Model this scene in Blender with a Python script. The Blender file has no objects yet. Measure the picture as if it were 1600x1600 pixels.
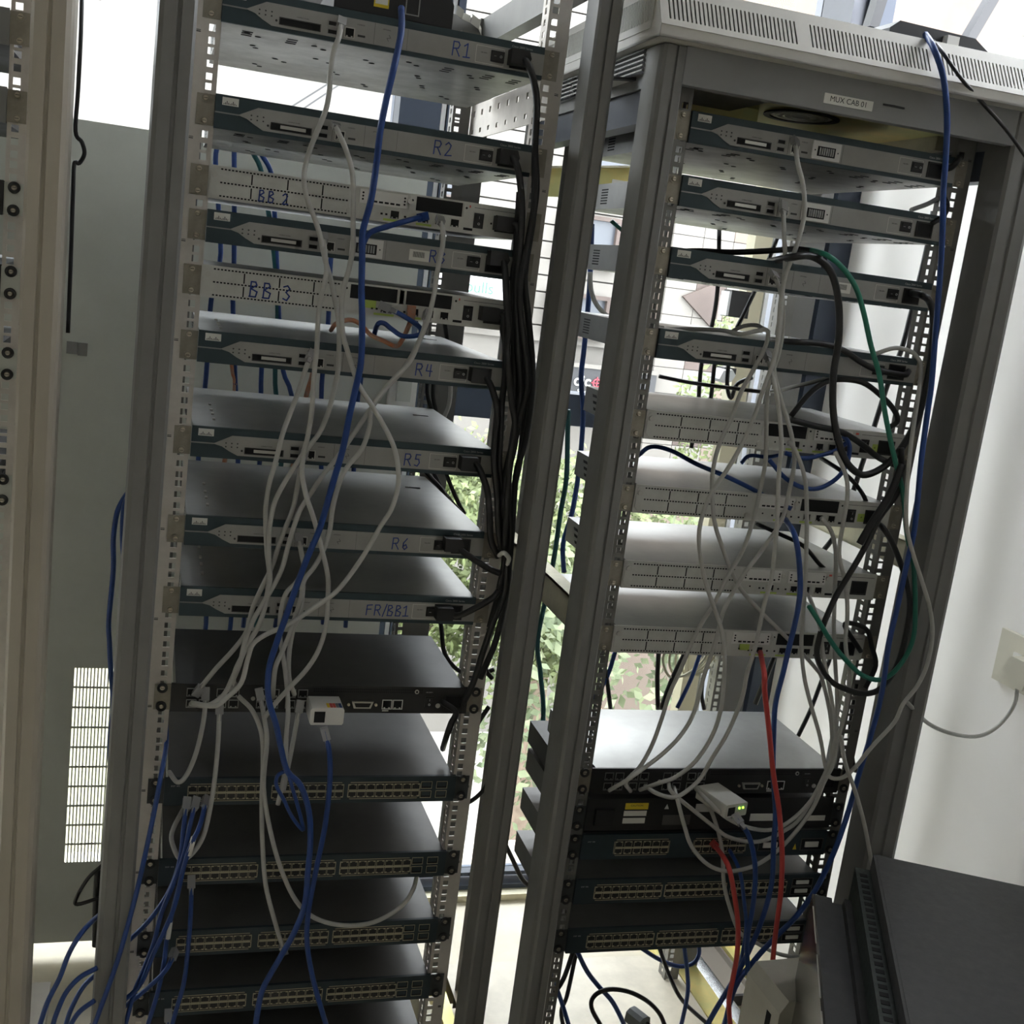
import bpy, math, random
from mathutils import Vector, Matrix
random.seed(7)
SC = bpy.context.scene
COL = SC.collection

# ------------------------------------------------------------------ camera
F, CX, CY, CZ = 1806.815, -0.0593, -1.6543, 1.5744
YAW, PIT, ROL = 0.315901, 0.203288, 0.129089
_f = Vector((math.sin(YAW)*math.cos(PIT), math.cos(YAW)*math.cos(PIT), -math.sin(PIT)))
_r = Vector((math.cos(YAW), -math.sin(YAW), 0)); _u = _r.cross(_f)
_c, _s = math.cos(ROL), math.sin(ROL)
RX, UX = _c*_r+_s*_u, -_s*_r+_c*_u
cam = bpy.data.cameras.new('camera'); cam.sensor_width = 36; cam.lens = F/1600*36
cam.clip_start = .02; cam.clip_end = 200
co = bpy.data.objects.new('camera', cam); COL.objects.link(co)
M = Matrix((RX, UX, -_f)).transposed().to_4x4(); M.translation = Vector((CX, CY, CZ))
co.matrix_world = M
SC.camera = co
O = Vector((CX, CY, CZ))
def at(px, py, y):                       # point of the photograph's pixel on the vertical plane at depth y
    d = _f+RX*((px-800)/F)-UX*((py-800)/F)
    return O+d*((y-CY)/d.y)

# ------------------------------------------------------------------ light
w = bpy.data.worlds.new('overcast'); SC.world = w; w.use_nodes = True
wn = w.node_tree.nodes; wl = w.node_tree.links
bg = wn['Background']; bg.inputs[0].default_value = (.90, .94, 1, 1); bg.inputs[1].default_value = 8.0
SC.view_settings.view_transform = 'Standard'; SC.view_settings.look = 'None'
SC.view_settings.gamma = 1; SC.view_settings.use_curve_mapping = False
SC.view_settings.exposure = 0.74
CEIL_FILL = 1.6

# ------------------------------------------------------------------ materials
MATS = {}
def mat(name, col, rough=.5, metal=0., var=.0, scale=8., bump=0., emit=0., alpha=1., spec=.5, col2=None, stretch=None):
    if name in MATS: return MATS[name]
    m = bpy.data.materials.new(name); m.use_nodes = True; N = m.node_tree.nodes; L = m.node_tree.links
    b = N['Principled BSDF']; c = (*col, 1)
    b.inputs['Base Color'].default_value = c; b.inputs['Roughness'].default_value = rough
    b.inputs['Metallic'].default_value = metal; b.inputs['Specular IOR Level'].default_value = spec
    if var or bump:
        tc = N.new('ShaderNodeTexCoord'); no = N.new('ShaderNodeTexNoise'); no.inputs['Scale'].default_value = scale
        no.inputs['Detail'].default_value = 6; no.inputs['Roughness'].default_value = .65
        src = tc.outputs['Object']
        if stretch:
            mp = N.new('ShaderNodeMapping'); mp.inputs['Scale'].default_value = stretch; L.new(src, mp.inputs[0]); src = mp.outputs[0]
        L.new(src, no.inputs['Vector'])
        if var:
            rp = N.new('ShaderNodeValToRGB'); e = rp.color_ramp.elements
            k = col2 or tuple(v*(1-var) for v in col)
            e[0].position = .35; e[0].color = (*k, 1); e[1].position = .68; e[1].color = c
            L.new(no.outputs[0], rp.inputs[0]); L.new(rp.outputs[0], b.inputs['Base Color'])
            mr = N.new('ShaderNodeMapRange'); mr.inputs[3].default_value = min(1, rough*1.25); mr.inputs[4].default_value = rough*.85
            L.new(no.outputs[0], mr.inputs[0]); L.new(mr.outputs[0], b.inputs['Roughness'])
        if bump:
            bp = N.new('ShaderNodeBump'); bp.inputs['Strength'].default_value = bump; bp.inputs['Distance'].default_value = .002
            L.new(no.outputs[0], bp.inputs['Height']); L.new(bp.outputs[0], b.inputs['Normal'])
    if emit:
        b.inputs['Emission Color'].default_value = c; b.inputs['Emission Strength'].default_value = emit
    if alpha < 1: b.inputs['Alpha'].default_value = alpha
    MATS[name] = m; return m
def glass_mat():
    m = bpy.data.materials.new('window_glass'); m.use_nodes = True; N = m.node_tree.nodes; L = m.node_tree.links
    N.remove(N['Principled BSDF']); t = N.new('ShaderNodeBsdfTransparent'); t.inputs[0].default_value = (.97, .98, .97, 1)
    g = N.new('ShaderNodeBsdfGlossy'); g.inputs['Roughness'].default_value = .02
    lw = N.new('ShaderNodeLayerWeight'); lw.inputs[0].default_value = .12
    mx = N.new('ShaderNodeMixShader'); L.new(lw.outputs['Fresnel'], mx.inputs[0]); L.new(t.outputs[0], mx.inputs[1]); L.new(g.outputs[0], mx.inputs[2])
    L.new(mx.outputs[0], N['Material Output'].inputs[0]); return m
M_ = dict(
 post=mat('grey_post_paint', (.19, .188, .18), .42, 0, .12, 14, .15),
 cpost=mat('cream_post_paint', (.43, .39, .32), .45, 0, .16, 9, .1, stretch=(1, 1, .25)),
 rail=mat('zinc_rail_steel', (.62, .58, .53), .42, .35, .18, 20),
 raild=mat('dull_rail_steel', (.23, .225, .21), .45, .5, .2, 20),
 ear=mat('tan_bracket_steel', (.36, .33, .27), .4, .6, .3, 40),
 eard=mat('dark_bracket_steel', (.06, .065, .065), .5, .3, .2, 40),
 screw=mat('bright_screw', (.62, .56, .45), .28, .9),
 ring=mat('black_washer', (.02, .02, .02), .6),
 grille=mat('chassis_grey', (.34, .34, .33), .36, .75, .22, 6, .05),
 under=mat('dusty_chassis', (.52, .51, .48), .42, .6, .3, 16, .1),
 teal=mat('teal_bezel', (.030, .055, .065), .5, 0, .15, 30),
 face=mat('grey_faceplate', (.36, .355, .335), .5, 0, .12, 25),
 bbface=mat('pale_faceplate', (.60, .60, .56), .45, .15, .14, 30),
 black=mat('black_enamel', (.018, .018, .019), .42, 0, .2, 10),
 blk2=mat('black_plastic', (.012, .012, .013), .5),
 hole=mat('dark_recess', (.006, .006, .007), .8),
 navy=mat('navy_switch_front', (.022, .038, .048), .5, 0, .15, 30),
 swtop=mat('dark_switch_lid', (.125, .122, .117), .40, .35, .25, 7, .05),
 beige=mat('beige_port_trim', (.42, .38, .27), .5),
 metal=mat('bright_tin', (.55, .54, .5), .35, .8),
 white=mat('white_plastic', (.70, .69, .66), .45),
 label=mat('paper_label', (.72, .71, .66), .7),
 ink=mat('blue_marker_ink', (.02, .05, .26), .6),
 print=mat('black_print', (.04, .04, .04), .7),
 grey_print=mat('grey_print', (.5, .5, .5), .7),
 yellow=mat('yellow_label', (.72, .55, .03), .6),
 lime=mat('lime_sticker', (.45, .58, .12), .6),
 red=mat('red_mark', (.65, .10, .07), .6),
 led=mat('green_light', (.35, 1, .05), .5, emit=3.0),
 wcable=mat('grey_white_cable', (.47, .465, .44), .55, 0, .10, 60),
 bcable=mat('blue_cable', (.012, .055, .24), .42, 0, .2, 60),
 tcable=mat('dark_teal_cable', (.01, .10, .11), .5),
 kcable=mat('black_cable', (.012, .012, .013), .42),
 gcable=mat('green_cable', (.015, .17, .115), .45),
 rcable=mat('red_cable', (.50, .05, .045), .5),
 ocable=mat('orange_cable', (.58, .17, .05), .5, 0, .5, 60, col2=(.36, .27, .22)),
 ccable=mat('cream_cable', (.62, .58, .42), .5),
 plug=mat('clear_plug', (.55, .55, .55), .2, alpha=.55),
 panel=mat('grey_door_panel', (.56, .58, .53), .5, 0, .12, 5, .05),
 header=mat('header_paint', (.235, .235, .235), .5, 0, .08, 10),
 cap=mat('cream_cap_paint', (.50, .485, .44), .5, 0, .1, 12),
 rib=mat('ribbed_steel', (.45, .45, .45), .25, .85, .3, 30),
 gold=mat('zinc_gold', (.85, .66, .26), .42, .55, .5, 7, .05, col2=(.60, .62, .28)),
 goldc=mat('gold_cream', (.66, .62, .46), .5, .3, .3, 10),
 floor=mat('cream_floor', (.62, .56, .43), .5, 0, .25, 4, .05),
 plate=mat('cream_base_plate', (.66, .60, .48), .45, 0, .25, 9, .05),
 channel=mat('brown_grey_channel', (.22, .19, .16), .45),
 wall=mat('white_wall_paint', (.88, .855, .83), .8, 0, .03, 3, .1),
 wallw=mat('grey_room_wall', (.24, .235, .225), .85, 0, .05, 3),
 ceil=mat('ceiling_paint', (.40, .40, .39), .9, 0, .03, 3),
 frame=mat('blue_grey_window_frame', (.035, .048, .075), .45, 0, .1, 6),
 framel=mat('pale_blue_jamb', (.16, .17, .20), .45, 0, .1, 6),
 alu=mat('aluminium_edge', (.7, .72, .74), .3, .7),
 cab=mat('charcoal_cabinet', (.042, .042, .045), .5, 0, .12, 60, .15),
 cabg=mat('glossy_dark_steel', (.05, .048, .045), .18, .6, .5, 6, col2=(.12, .11, .09)),
 cabt=mat('dark_green_strip', (.03, .042, .038), .5, 0, .4, 120),
 lamp=mat('ceiling_diffuser', (1, .96, .9), .5, emit=CEIL_FILL),
)
M_['glass'] = glass_mat()

# ------------------------------------------------------------------ mesh builder
class MB:
    def __init__(s): s.v = []; s.f = []; s.m = []; s.k = 0; s.names = []
    def mt(s, name):
        if name not in s.names: s.names.append(name)
        s.k = s.names.index(name); return s
    def quad(s, *p):
        i = len(s.v); s.v += [tuple(q) for q in p]; s.f.append(tuple(range(i, i+len(p)))); s.m.append(s.k)
    def box(s, x0, x1, y0, y1, z0, z1):
        i = len(s.v)
        s.v += [(x, y, z) for z in (z0, z1) for y in (y0, y1) for x in (x0, x1)]
        for q in ((0, 2, 3, 1), (4, 5, 7, 6), (0, 1, 5, 4), (2, 6, 7, 3), (0, 4, 6, 2), (1, 3, 7, 5)):
            s.f.append(tuple(i+j for j in q)); s.m.append(s.k)
        return s
    def prism(s, poly, a0, a1, ax='y'):          # poly in the two other axes
        n = len(poly); i = len(s.v)
        for a in (a0, a1):
            for p, q in poly:
                s.v.append((p, a, q) if ax == 'y' else (p, q, a) if ax == 'z' else (a, p, q))
        s.f.append(tuple(range(i, i+n))); s.m.append(s.k)
        s.f.append(tuple(range(i+2*n-1, i+n-1, -1))); s.m.append(s.k)
        for j in range(n):
            k = (j+1) % n; s.f.append((i+j, i+n+j, i+n+k, i+k)); s.m.append(s.k)
        return s
    def cyl(s, c, r, h, ax='y', n=12, r2=None):
        r2 = r if r2 is None else r2; i = len(s.v); c = Vector(c)
        A, B, D = {'y': ((1, 0, 0), (0, 0, 1), (0, 1, 0)), 'z': ((1, 0, 0), (0, 1, 0), (0, 0, 1)), 'x': ((0, 1, 0), (0, 0, 1), (1, 0, 0))}[ax]
        A, B, D = Vector(A), Vector(B), Vector(D)
        for rr, hh in ((r, 0), (r2, h)):
            for k in range(n):
                t = 2*math.pi*k/n; s.v.append(tuple(c+A*rr*math.cos(t)+B*rr*math.sin(t)+D*hh))
        s.f.append(tuple(range(i, i+n))); s.m.append(s.k); s.f.append(tuple(range(i+2*n-1, i+n-1, -1))); s.m.append(s.k)
        for j in range(n):
            k = (j+1) % n; s.f.append((i+j, i+n+j, i+n+k, i+k)); s.m.append(s.k)
        return s
    def ringf(s, c, r0, r1, h, ax='y', n=16):    # annulus with depth
        for j in range(n):
            a, b = 2*math.pi*j/n, 2*math.pi*(j+1)/n
            def P(r, t, d):
                u, v = r*math.cos(t), r*math.sin(t)
                return (c[0]+u, c[1]+d, c[2]+v) if ax == 'y' else (c[0]+u, c[1]+v, c[2]+d)
            s.quad(P(r0, a, 0), P(r1, a, 0), P(r1, b, 0), P(r0, b, 0)); s.quad(P(r0, a, h), P(r0, b, h), P(r1, b, h), P(r1, a, h))
            s.quad(P(r1, a, 0), P(r1, a, h), P(r1, b, h), P(r1, b, 0)); s.quad(P(r0, a, 0), P(r0, b, 0), P(r0, b, h), P(r0, a, h))
        return s
    def frame(s, x0, x1, z0, z1, t, y0, y1):     # rectangular ring in the xz plane
        s.box(x0, x1, y0, y1, z0, z0+t); s.box(x0, x1, y0, y1, z1-t, z1)
        s.box(x0, x0+t, y0, y1, z0+t, z1-t); s.box(x1-t, x1, y0, y1, z0+t, z1-t); return s
    def perf(s, o, U, V, us, vs, ul, vl, th):    # plate of size us x vs with rectangular holes ul x vl, thickness th
        o, U, V = Vector(o), Vector(U), Vector(V); N = U.cross(V)*th
        def cuts(L, T):
            c = []; p = 0.
            for a, b in L: c.append((p, a, 0)); c.append((a, b, 1)); p = b
            c.append((p, T, 0)); return [q for q in c if q[1]-q[0] > 1e-6]
        cu, cv = cuts(ul, us), cuts(vl, vs)
        for a, b, hv in cv:
            if not hv:
                p = [o+V*a, o+U*us+V*a, o+U*us+V*b, o+V*b]; s.quad(*p); s.quad(*[q+N for q in reversed(p)]); continue
            for c, d, hu in cu:
                p = [o+U*c+V*a, o+U*d+V*a, o+U*d+V*b, o+U*c+V*b]
                if hu:
                    for i in range(4): s.quad(p[i], p[(i+1) % 4], p[(i+1) % 4]+N, p[i]+N)
                else: s.quad(*p); s.quad(*[q+N for q in reversed(p)])
        p = [o, o+U*us, o+U*us+V*vs, o+V*vs]
        for i in range(4): s.quad(p[i], p[i]+N, p[(i+1) % 4]+N, p[(i+1) % 4])
        return s
    def stroke(s, pts, wd, y0, y1):              # flat ribbon in the xz plane
        for (a, b), (c, d) in zip(pts[:-1], pts[1:]):
            dx, dz = c-a, d-b; l = math.hypot(dx, dz) or 1e-6; ux, uz = dx/l, dz/l; a2, b2, c2, d2 = a-ux*wd*.4, b-uz*wd*.4, c+ux*wd*.4, d+uz*wd*.4
            nx, nz = -uz*wd/2, ux*wd/2
            s.prism([(a2+nx, b2+nz), (c2+nx, d2+nz), (c2-nx, d2-nz), (a2-nx, b2-nz)], y0, y1)
        return s
    def mesh(s, name, smooth=False):
        me = bpy.data.meshes.new(name); me.from_pydata(s.v, [], s.f)
        for n in (s.names or ['post']): me.materials.append(M_[n])
        me.polygons.foreach_set('material_index', s.m)
        if smooth: me.polygons.foreach_set('use_smooth', [True]*len(s.f))
        me.update(); return me
    def build(s, name, parent=None, smooth=False):
        return ob(name, s.mesh(name, smooth), parent)
def ob(name, me, parent=None, loc=None):
    o = bpy.data.objects.new(name, me); COL.objects.link(o)
    if parent: o.parent = parent
    if loc: o.location = loc
    return o
def tag(o, label=None, cat=None, group=None, kind=None):
    for k, v in (('label', label), ('category', cat), ('group', group), ('kind', kind)):
        if v: o[k] = v
    return o
def thing(name, label, cat, loc=(0, 0, 0), rz=0, group=None):
    o = ob(name, None); o.location = loc; o.rotation_euler = (0, 0, rz); return tag(o, label, cat, group)
def copy_tree(o, parent=None):
    c = o.copy(); COL.objects.link(c); c.parent = parent
    for ch in list(o.children): copy_tree(ch, c)
    return c
def struct(name, mb): return tag(mb.build(name), kind='structure')
def text(name, body, size, matn, parent, M, extrude=.0002, bold=0):
    cu = bpy.data.curves.new(name, 'FONT'); cu.body = body; cu.size = size; cu.extrude = extrude; cu.offset = bold; cu.align_x = 'CENTER'; cu.align_y = 'CENTER'
    t = bpy.data.objects.new('tmp', cu); COL.objects.link(t); dg = bpy.context.evaluated_depsgraph_get()
    me = bpy.data.meshes.new_from_object(t.evaluated_get(dg)); bpy.data.objects.remove(t); bpy.data.curves.remove(cu)
    me.name = name; me.materials.clear(); me.materials.append(M_[matn])
    me.transform(M); o = ob(name, me, parent); return o
def txz(x, y, z): return Matrix.Translation((x, y, z)) @ Matrix.Rotation(math.pi/2, 4, 'X')

# ------------------------------------------------------------------ room
EXT_Y = 0.95
b = MB().mt('floor').box(-3.5, 1.5, -4, EXT_Y+.25, -.1, 0); struct('floor', b)
b = MB().mt('ceil').box(-3.5, 1.5, -4, EXT_Y+.25, 3.0, 3.1); struct('ceiling', b)
b = MB().mt('wall').box(1.5, 1.62, -4, EXT_Y+.1, 0, 2.14); b.box(1.5, 1.62, -4, EXT_Y+.1, 2.85, 3.0); b.box(1.5, 1.62, -4, -.60, 2.14, 2.85)
struct('wall_right', b)
b = MB().mt('frame')
for y in (-.60, .0, .98): b.box(1.52, 1.58, y, y+.05, 2.14, 2.85)
struct('window_2', b)
b = MB().mt('wallw').box(-3.6, -3.5, -4, EXT_Y+.25, 0, 3.0); struct('wall_left', b)
b = MB().mt('wallw').box(-3.6, 1.62, -4.1, -4, 0, 3.0); struct('wall_back', b)
# pilaster on the right wall, whose corner shows beside the socket
b = MB().mt('wall').box(1.44, 1.5, -1.2, -.165, 0, 2.14); struct('trim_1', b)
# window wall
w1 = tag(ob('window_1', None), kind='structure')
b = MB().mt('frame'); b.box(-3.5, 1.42, EXT_Y-.03, EXT_Y+.05, 1.235, 1.31); b.build('transom', w1)
b = MB().mt('frame'); b.box(.41, .50, EXT_Y-.05, EXT_Y+.05, 0.0, 3.0); b.mt('alu').box(.502, .512, EXT_Y-.045, EXT_Y+.05, 0, 3.0); b.mt('frame').box(.514, .53, EXT_Y-.05, EXT_Y+.05, 0, 3.); b.build('mullion', w1)  # bright strip paints in the highlight line along this mullion
b = MB().mt('frame'); b.box(-.95, -.84, EXT_Y-.05, EXT_Y+.05, 0.0, 3.0); b.build('mullion', w1)
b = MB().mt('frame'); b.box(-2.3, -2.19, EXT_Y-.05, EXT_Y+.05, 0.0, 3.0); b.build('mullion', w1)
b = MB().mt('framel'); b.box(1.405, 1.44, EXT_Y-.12, EXT_Y+.05, 0, 3.0); b.mt('frame').box(1.44, 1.5, EXT_Y-.14, EXT_Y+.05, 0, 3.0); b.build('jamb', w1)
b = MB().mt('frame'); b.box(-3.5, 1.42, EXT_Y-.03, EXT_Y+.05, 0, .03); b.mt('goldc').box(-3.5, 1.42, EXT_Y-.06, EXT_Y-.03, 0, .018); b.mt('frame').box(-3.5, 1.42, EXT_Y-.01, EXT_Y+.03, .045, .055); b.build('sill_rail', w1)
b = MB().mt('frame'); b.box(-3.5, 1.5, EXT_Y-.03, EXT_Y+.05, 2.9, 3.0); b.build('head_rail', w1)
for x0, x1 in ((-3.5, -2.3), (-2.19, -.95), (-.84, .41), (.53, 1.405)):
    for z0, z1 in ((.055, 1.235), (1.31, 2.9)):
        MB().mt('glass').box(x0, x1, EXT_Y+.015, EXT_Y+.02, z0, z1).build('pane', w1)
q = at(1163, 560, .80)
t = thing('window_conduit', 'beige vertical conduit box fixed beside the window, behind the right rack', 'conduit', (q.x, .80, 0))
MB().mt('ccable').box(-.022, .022, 0, .04, 0, 2.2).build('casing', t); MB().mt('alu').box(.026, .036, 0, .02, 0, 2.2).build('edge_strip', t)
q = at(1158, 476, .76)
t = thing('black_control_box', 'small black box fixed to the beige conduit behind the right rack', 'box', (q.x, .76, q.z)); MB().mt('blk2').box(-.028, .022, 0, .039, -.03, .03).mt('alu').box(-.034, -.028, 0, .039, -.028, .026).build('case', t)
q = at(1137, 588, .74)
t = thing('small_spotlight', 'small grey spotlight head fixed low on the beige conduit, behind the right rack', 'lamp', (q.x, .74, q.z)); MB().mt('alu').prism([(-.02, -.008), (-.008, -.016), (.012, -.012), (.02, .004), (.010, .016), (-.012, .012)], 0, .05).build('head', t); MB().mt('blk2').box(.0, .03, .02, .06, .0, .018).build('bracket', t)
# inclined brace seen through the clerestory, over the right rack
for (p, q, y, l) in (((1508, 78), (1562, -14), .75, 'right of the black box'), ((1366, 42), (1382, -10), .75, 'left of the black box')):
    A, B_ = at(*p, y), at(*q, y); b = MB().mt('blk2'); b.prism([(A.x-.012, A.z), (A.x+.012, A.z), (B_.x+.012, B_.z), (B_.x-.012, B_.z)], y, y+.03)
    tag(b.build('window_stay'), 'thin dark inclined bar against the window, '+l+', right rack', 'bar')
# unseen ceiling panels, added to light the rack fronts
for i, (x, y) in enumerate(((-1.9, -1.6), (.2, -3.0))):
    t = thing('ceiling_light', ['ceiling light panel over the left side of the room, behind the camera', 'ceiling light panel behind the camera near the back wall'][i], 'light', (x, y, 2.94))
    MB().mt('white').frame(-.3, .3, -.3, .3, .02, -.3, .3).mesh('x')
    MB().mt('white').box(-.31, .31, -.31, .31, .02, .06).build('housing', t); MB().mt('lamp').box(-.29, .29, -.29, .29, .0, .02).build('diffuser', t)

# ------------------------------------------------------------------ outside
M_['pave'] = mat('pale_street', (.34, .325, .29), .8, 0, .2, 1)
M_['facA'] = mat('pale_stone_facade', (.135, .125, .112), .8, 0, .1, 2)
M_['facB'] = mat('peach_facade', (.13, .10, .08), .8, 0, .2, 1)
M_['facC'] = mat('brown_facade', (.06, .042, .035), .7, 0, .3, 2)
M_['shop'] = mat('dark_shop_sign', (.018, .018, .02), .5)
M_['sred'] = mat('sign_red', (.5, .04, .06), .5)
M_['leaf'] = mat('leaf', (.135, .155, .06), .6, 0, .4, 3, col2=(.07, .095, .03))
M_['leafd'] = mat('leaf_dark', (.11, .12, .06), .6, 0, .5, 3, col2=(.05, .07, .03))
M_['bark'] = mat('bark', (.2, .15, .11), .8, 0, .3, 20)
M_['win'] = mat('shop_glass', (.04, .045, .055), .35)
M_['brick'] = mat('pink_render', (.22, .13, .10), .8)
b = MB().mt('pave').box(-40, 60, 1.3, 60, -3.3, -3.2); tag(b.build('street'), kind='structure')
t = thing('shop_building', 'pale shop building with a dark sign band across the street, seen between the racks', 'building', (0, 9, -3.2))
def bz(z): return z+3.2
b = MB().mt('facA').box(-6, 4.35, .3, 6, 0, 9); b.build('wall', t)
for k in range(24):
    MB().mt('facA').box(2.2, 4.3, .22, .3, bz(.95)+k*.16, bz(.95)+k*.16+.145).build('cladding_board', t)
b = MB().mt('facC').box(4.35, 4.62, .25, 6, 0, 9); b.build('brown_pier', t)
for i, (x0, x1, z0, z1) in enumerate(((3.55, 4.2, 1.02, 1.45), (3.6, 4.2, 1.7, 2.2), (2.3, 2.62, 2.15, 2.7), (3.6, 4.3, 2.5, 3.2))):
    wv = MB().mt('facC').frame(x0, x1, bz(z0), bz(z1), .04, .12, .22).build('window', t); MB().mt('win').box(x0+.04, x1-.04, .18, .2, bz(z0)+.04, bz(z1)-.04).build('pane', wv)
M_['signwhite'] = mat('sign_white', (.45, .45, .44), .6)
sg = MB().mt('shop').box(3.3, 4.75, .0, .2, bz(.44), bz(.75)).build('sign_board', t)
MB().mt('facA').box(3.3, 4.75, -.02, .0, bz(.75), bz(.79)).box(3.3, 4.75, -.02, .0, bz(.40), bz(.44)).build('sign_frame', sg)
a = at(912, 596, 8.98); text('sign_lettering', 'dic', .155, 'signwhite', sg, txz(a.x-.01, -.01, bz(a.z)), .004, .002)
a = at(947, 600, 8.98); text('sign_lettering', 'il', .155, 'signwhite', sg, txz(a.x, -.01, bz(a.z)), .004, .002)
a = at(933, 599, 8.98)
b = MB().mt('sred').ringf((a.x, -.015, bz(a.z)), .034, .043, .01); b.box(a.x-.055, a.x+.055, -.015, -.005, bz(a.z)-.003, bz(a.z)+.003); b.box(a.x-.003, a.x+.003, -.015, -.005, bz(a.z)-.06, bz(a.z)+.06); b.build('sign_emblem', sg)
a = at(925, 614, 8.98); text('sign_lettering', 'Sleep Studio', .062, 'signwhite', sg, txz(a.x, -.01, bz(a.z)), .003)
b = MB().mt('signwhite').box(2.45, 3.15, -.05, .2, bz(1.12), bz(1.72)); b2 = b.build('white_sign', t)
a2 = at(750, 450, 8.94)
M_['sgreen'] = mat('sign_green', (.04, .12, .08), .6)
text('sign_lettering', 'bulls', .15, 'sgreen', b2, txz(a2.x, -.055, bz(a2.z)), .002)
t = thing('tiled_building', 'peach and cream panelled building across the street, seen through the right rack', 'building', (0, 8.8, -3.2))
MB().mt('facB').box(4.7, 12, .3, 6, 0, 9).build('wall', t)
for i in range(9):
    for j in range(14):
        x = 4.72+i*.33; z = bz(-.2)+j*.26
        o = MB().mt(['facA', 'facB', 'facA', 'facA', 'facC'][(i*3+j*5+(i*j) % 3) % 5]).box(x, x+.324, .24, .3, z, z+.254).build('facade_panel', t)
MB().mt('facC').prism([(4.9, bz(1.55)), (5.3, bz(1.75)), (5.3, bz(1.25))], .2, .24).build('brown_triangle', t)
MB().mt('brick').box(5.25, 5.45, -.8, -.6, 0, bz(-1.4)).build('pink_pillar', t)
def tree(name, label, x, y, z0, z1, r, n, matn, sz, sq=1.):
    t = thing(name, label, 'tree', (x, y, -3.2), group='trees across the street')
    b = MB().mt('bark').cyl((0, 0, 0), .13, (z0+z1)/2+3.2, 'z', 8, .04)
    for k in range(7):
        a = k*.9+.3; zc = z0+3.2-.2+(z1-z0)*.08*k; p = Vector((0, 0, zc)); q = Vector((math.cos(a)*r*.7, math.sin(a)*r*.5, zc+.5+.1*k)); n_ = Vector((-math.sin(a), math.cos(a), 0))*.025
        b.quad(p-n_, q-n_*.3, q+n_*.3, p+n_); u = Vector((0, 0, .025)); b.quad(p-u, q-u*.3, q+u*.3, p+u)
    b.build('trunk', t)
    b = MB().mt(matn)
    blobs = [(random.uniform(-r, r)*.65, random.uniform(-r, r)*.5*sq, random.uniform(z0, z1), random.uniform(.25, .5)*r) for _ in range(26)]
    for _ in range(n):
        c = random.choice(blobs); d = Vector([random.gauss(0, 1) for _ in range(3)]).normalized()*c[3]*random.uniform(.55, 1.05)
        p = Vector((c[0], c[1], c[2]+3.2))+d; U = Vector([random.gauss(0, 1) for _ in range(3)]).normalized(); V = U.orthogonal().normalized()
        s_ = sz*random.uniform(.6, 1.3); b.quad(p-U*s_, p-V*s_*.55, p+U*s_, p+V*s_*.55)
    tag(b.build('foliage', t), kind='stuff')
tree('street_tree', 'bright green leafy tree behind the window between the two racks', 2.9, 6.2, -1.1, .1, 1.0, 12000, 'leaf', .034)
tree('street_tree', 'yellow-green tree seen low through the shelves of the right rack', 4.8, 6.6, -1.1, 1.35, 1.0, 10000, 'leaf', .034)
tree('street_tree', 'dark olive tree whose sparse leaves stand before the bright street', 3.3, 5.0, -2.2, -.2, 1.3, 5200, 'leafd', .045)
tree('street_tree', 'small green tree seen right of the left rack rear post', 1.75, 6.0, -1.0, .3, .7, 6000, 'leaf', .034)
M_['gardenwall'] = mat('garden_wall', (.24, .21, .15), .8, 0, .5, 5, col2=(.17, .18, .10))
tag(MB().mt('gardenwall').box(-1.6, .55, 2.6, 2.7, -3.2, 1.1).build('garden_wall'), 'cream garden wall glimpsed only through the slotted grille of the grey panel', 'wall')  # made-up backing; its cream stands in for daylight through the grille slots
for (p, q) in (((440, 178), (520, 128)), ((452, 186), (530, 134))):
    A, B_ = at(*p, 8.9), at(*q, 8.9); dA = (B_-A)*1.5; sb = bpy.data.objects['shop_building']
    b = MB().mt('blk2').prism([(A.x-dA.x*.5, A.z-dA.z*.5+3.2), (A.x+dA.x, A.z+dA.z+3.2), (A.x+dA.x, A.z+dA.z+3.218), (A.x-dA.x*.5, A.z-dA.z*.5+3.218)], -.1, -.085); b.build('overhead_wire', sb)

# ------------------------------------------------------------------ racks
W, H = .44, .0435
def holes(n, pitch, size, first):
    return [(first+k*pitch-size/2, first+k*pitch+size/2) for k in range(n)]
def uholes(z0, z1):
    L = []; z = .022
    k = 0
    while z < z1-z0-.02:
        L.append((z-.0045, z+.0045)); z += (.0159, .0159, .0127)[k % 3]; k += 1
    return L
def post_poly(x0, x1, y0, y1, out):        # plan of a post: rounded outer front corner and a shallow groove in front
    s = -1 if out == 'L' else 1
    xo, xi = (x0, x1) if out == 'L' else (x1, x0)
    w_ = (xi-xo)
    P = [(xo, y1), (xo, y0+.012), (xo+w_*.06, y0+.004), (xo+w_*.18, y0), (xo+w_*.50, y0), (xo+w_*.53, y0+.003), (xo+w_*.60, y0+.003), (xo+w_*.63, y0-.0), (xo+w_*.92, y0), (xi, y0+.004), (xi, y1)]
    return P
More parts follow.
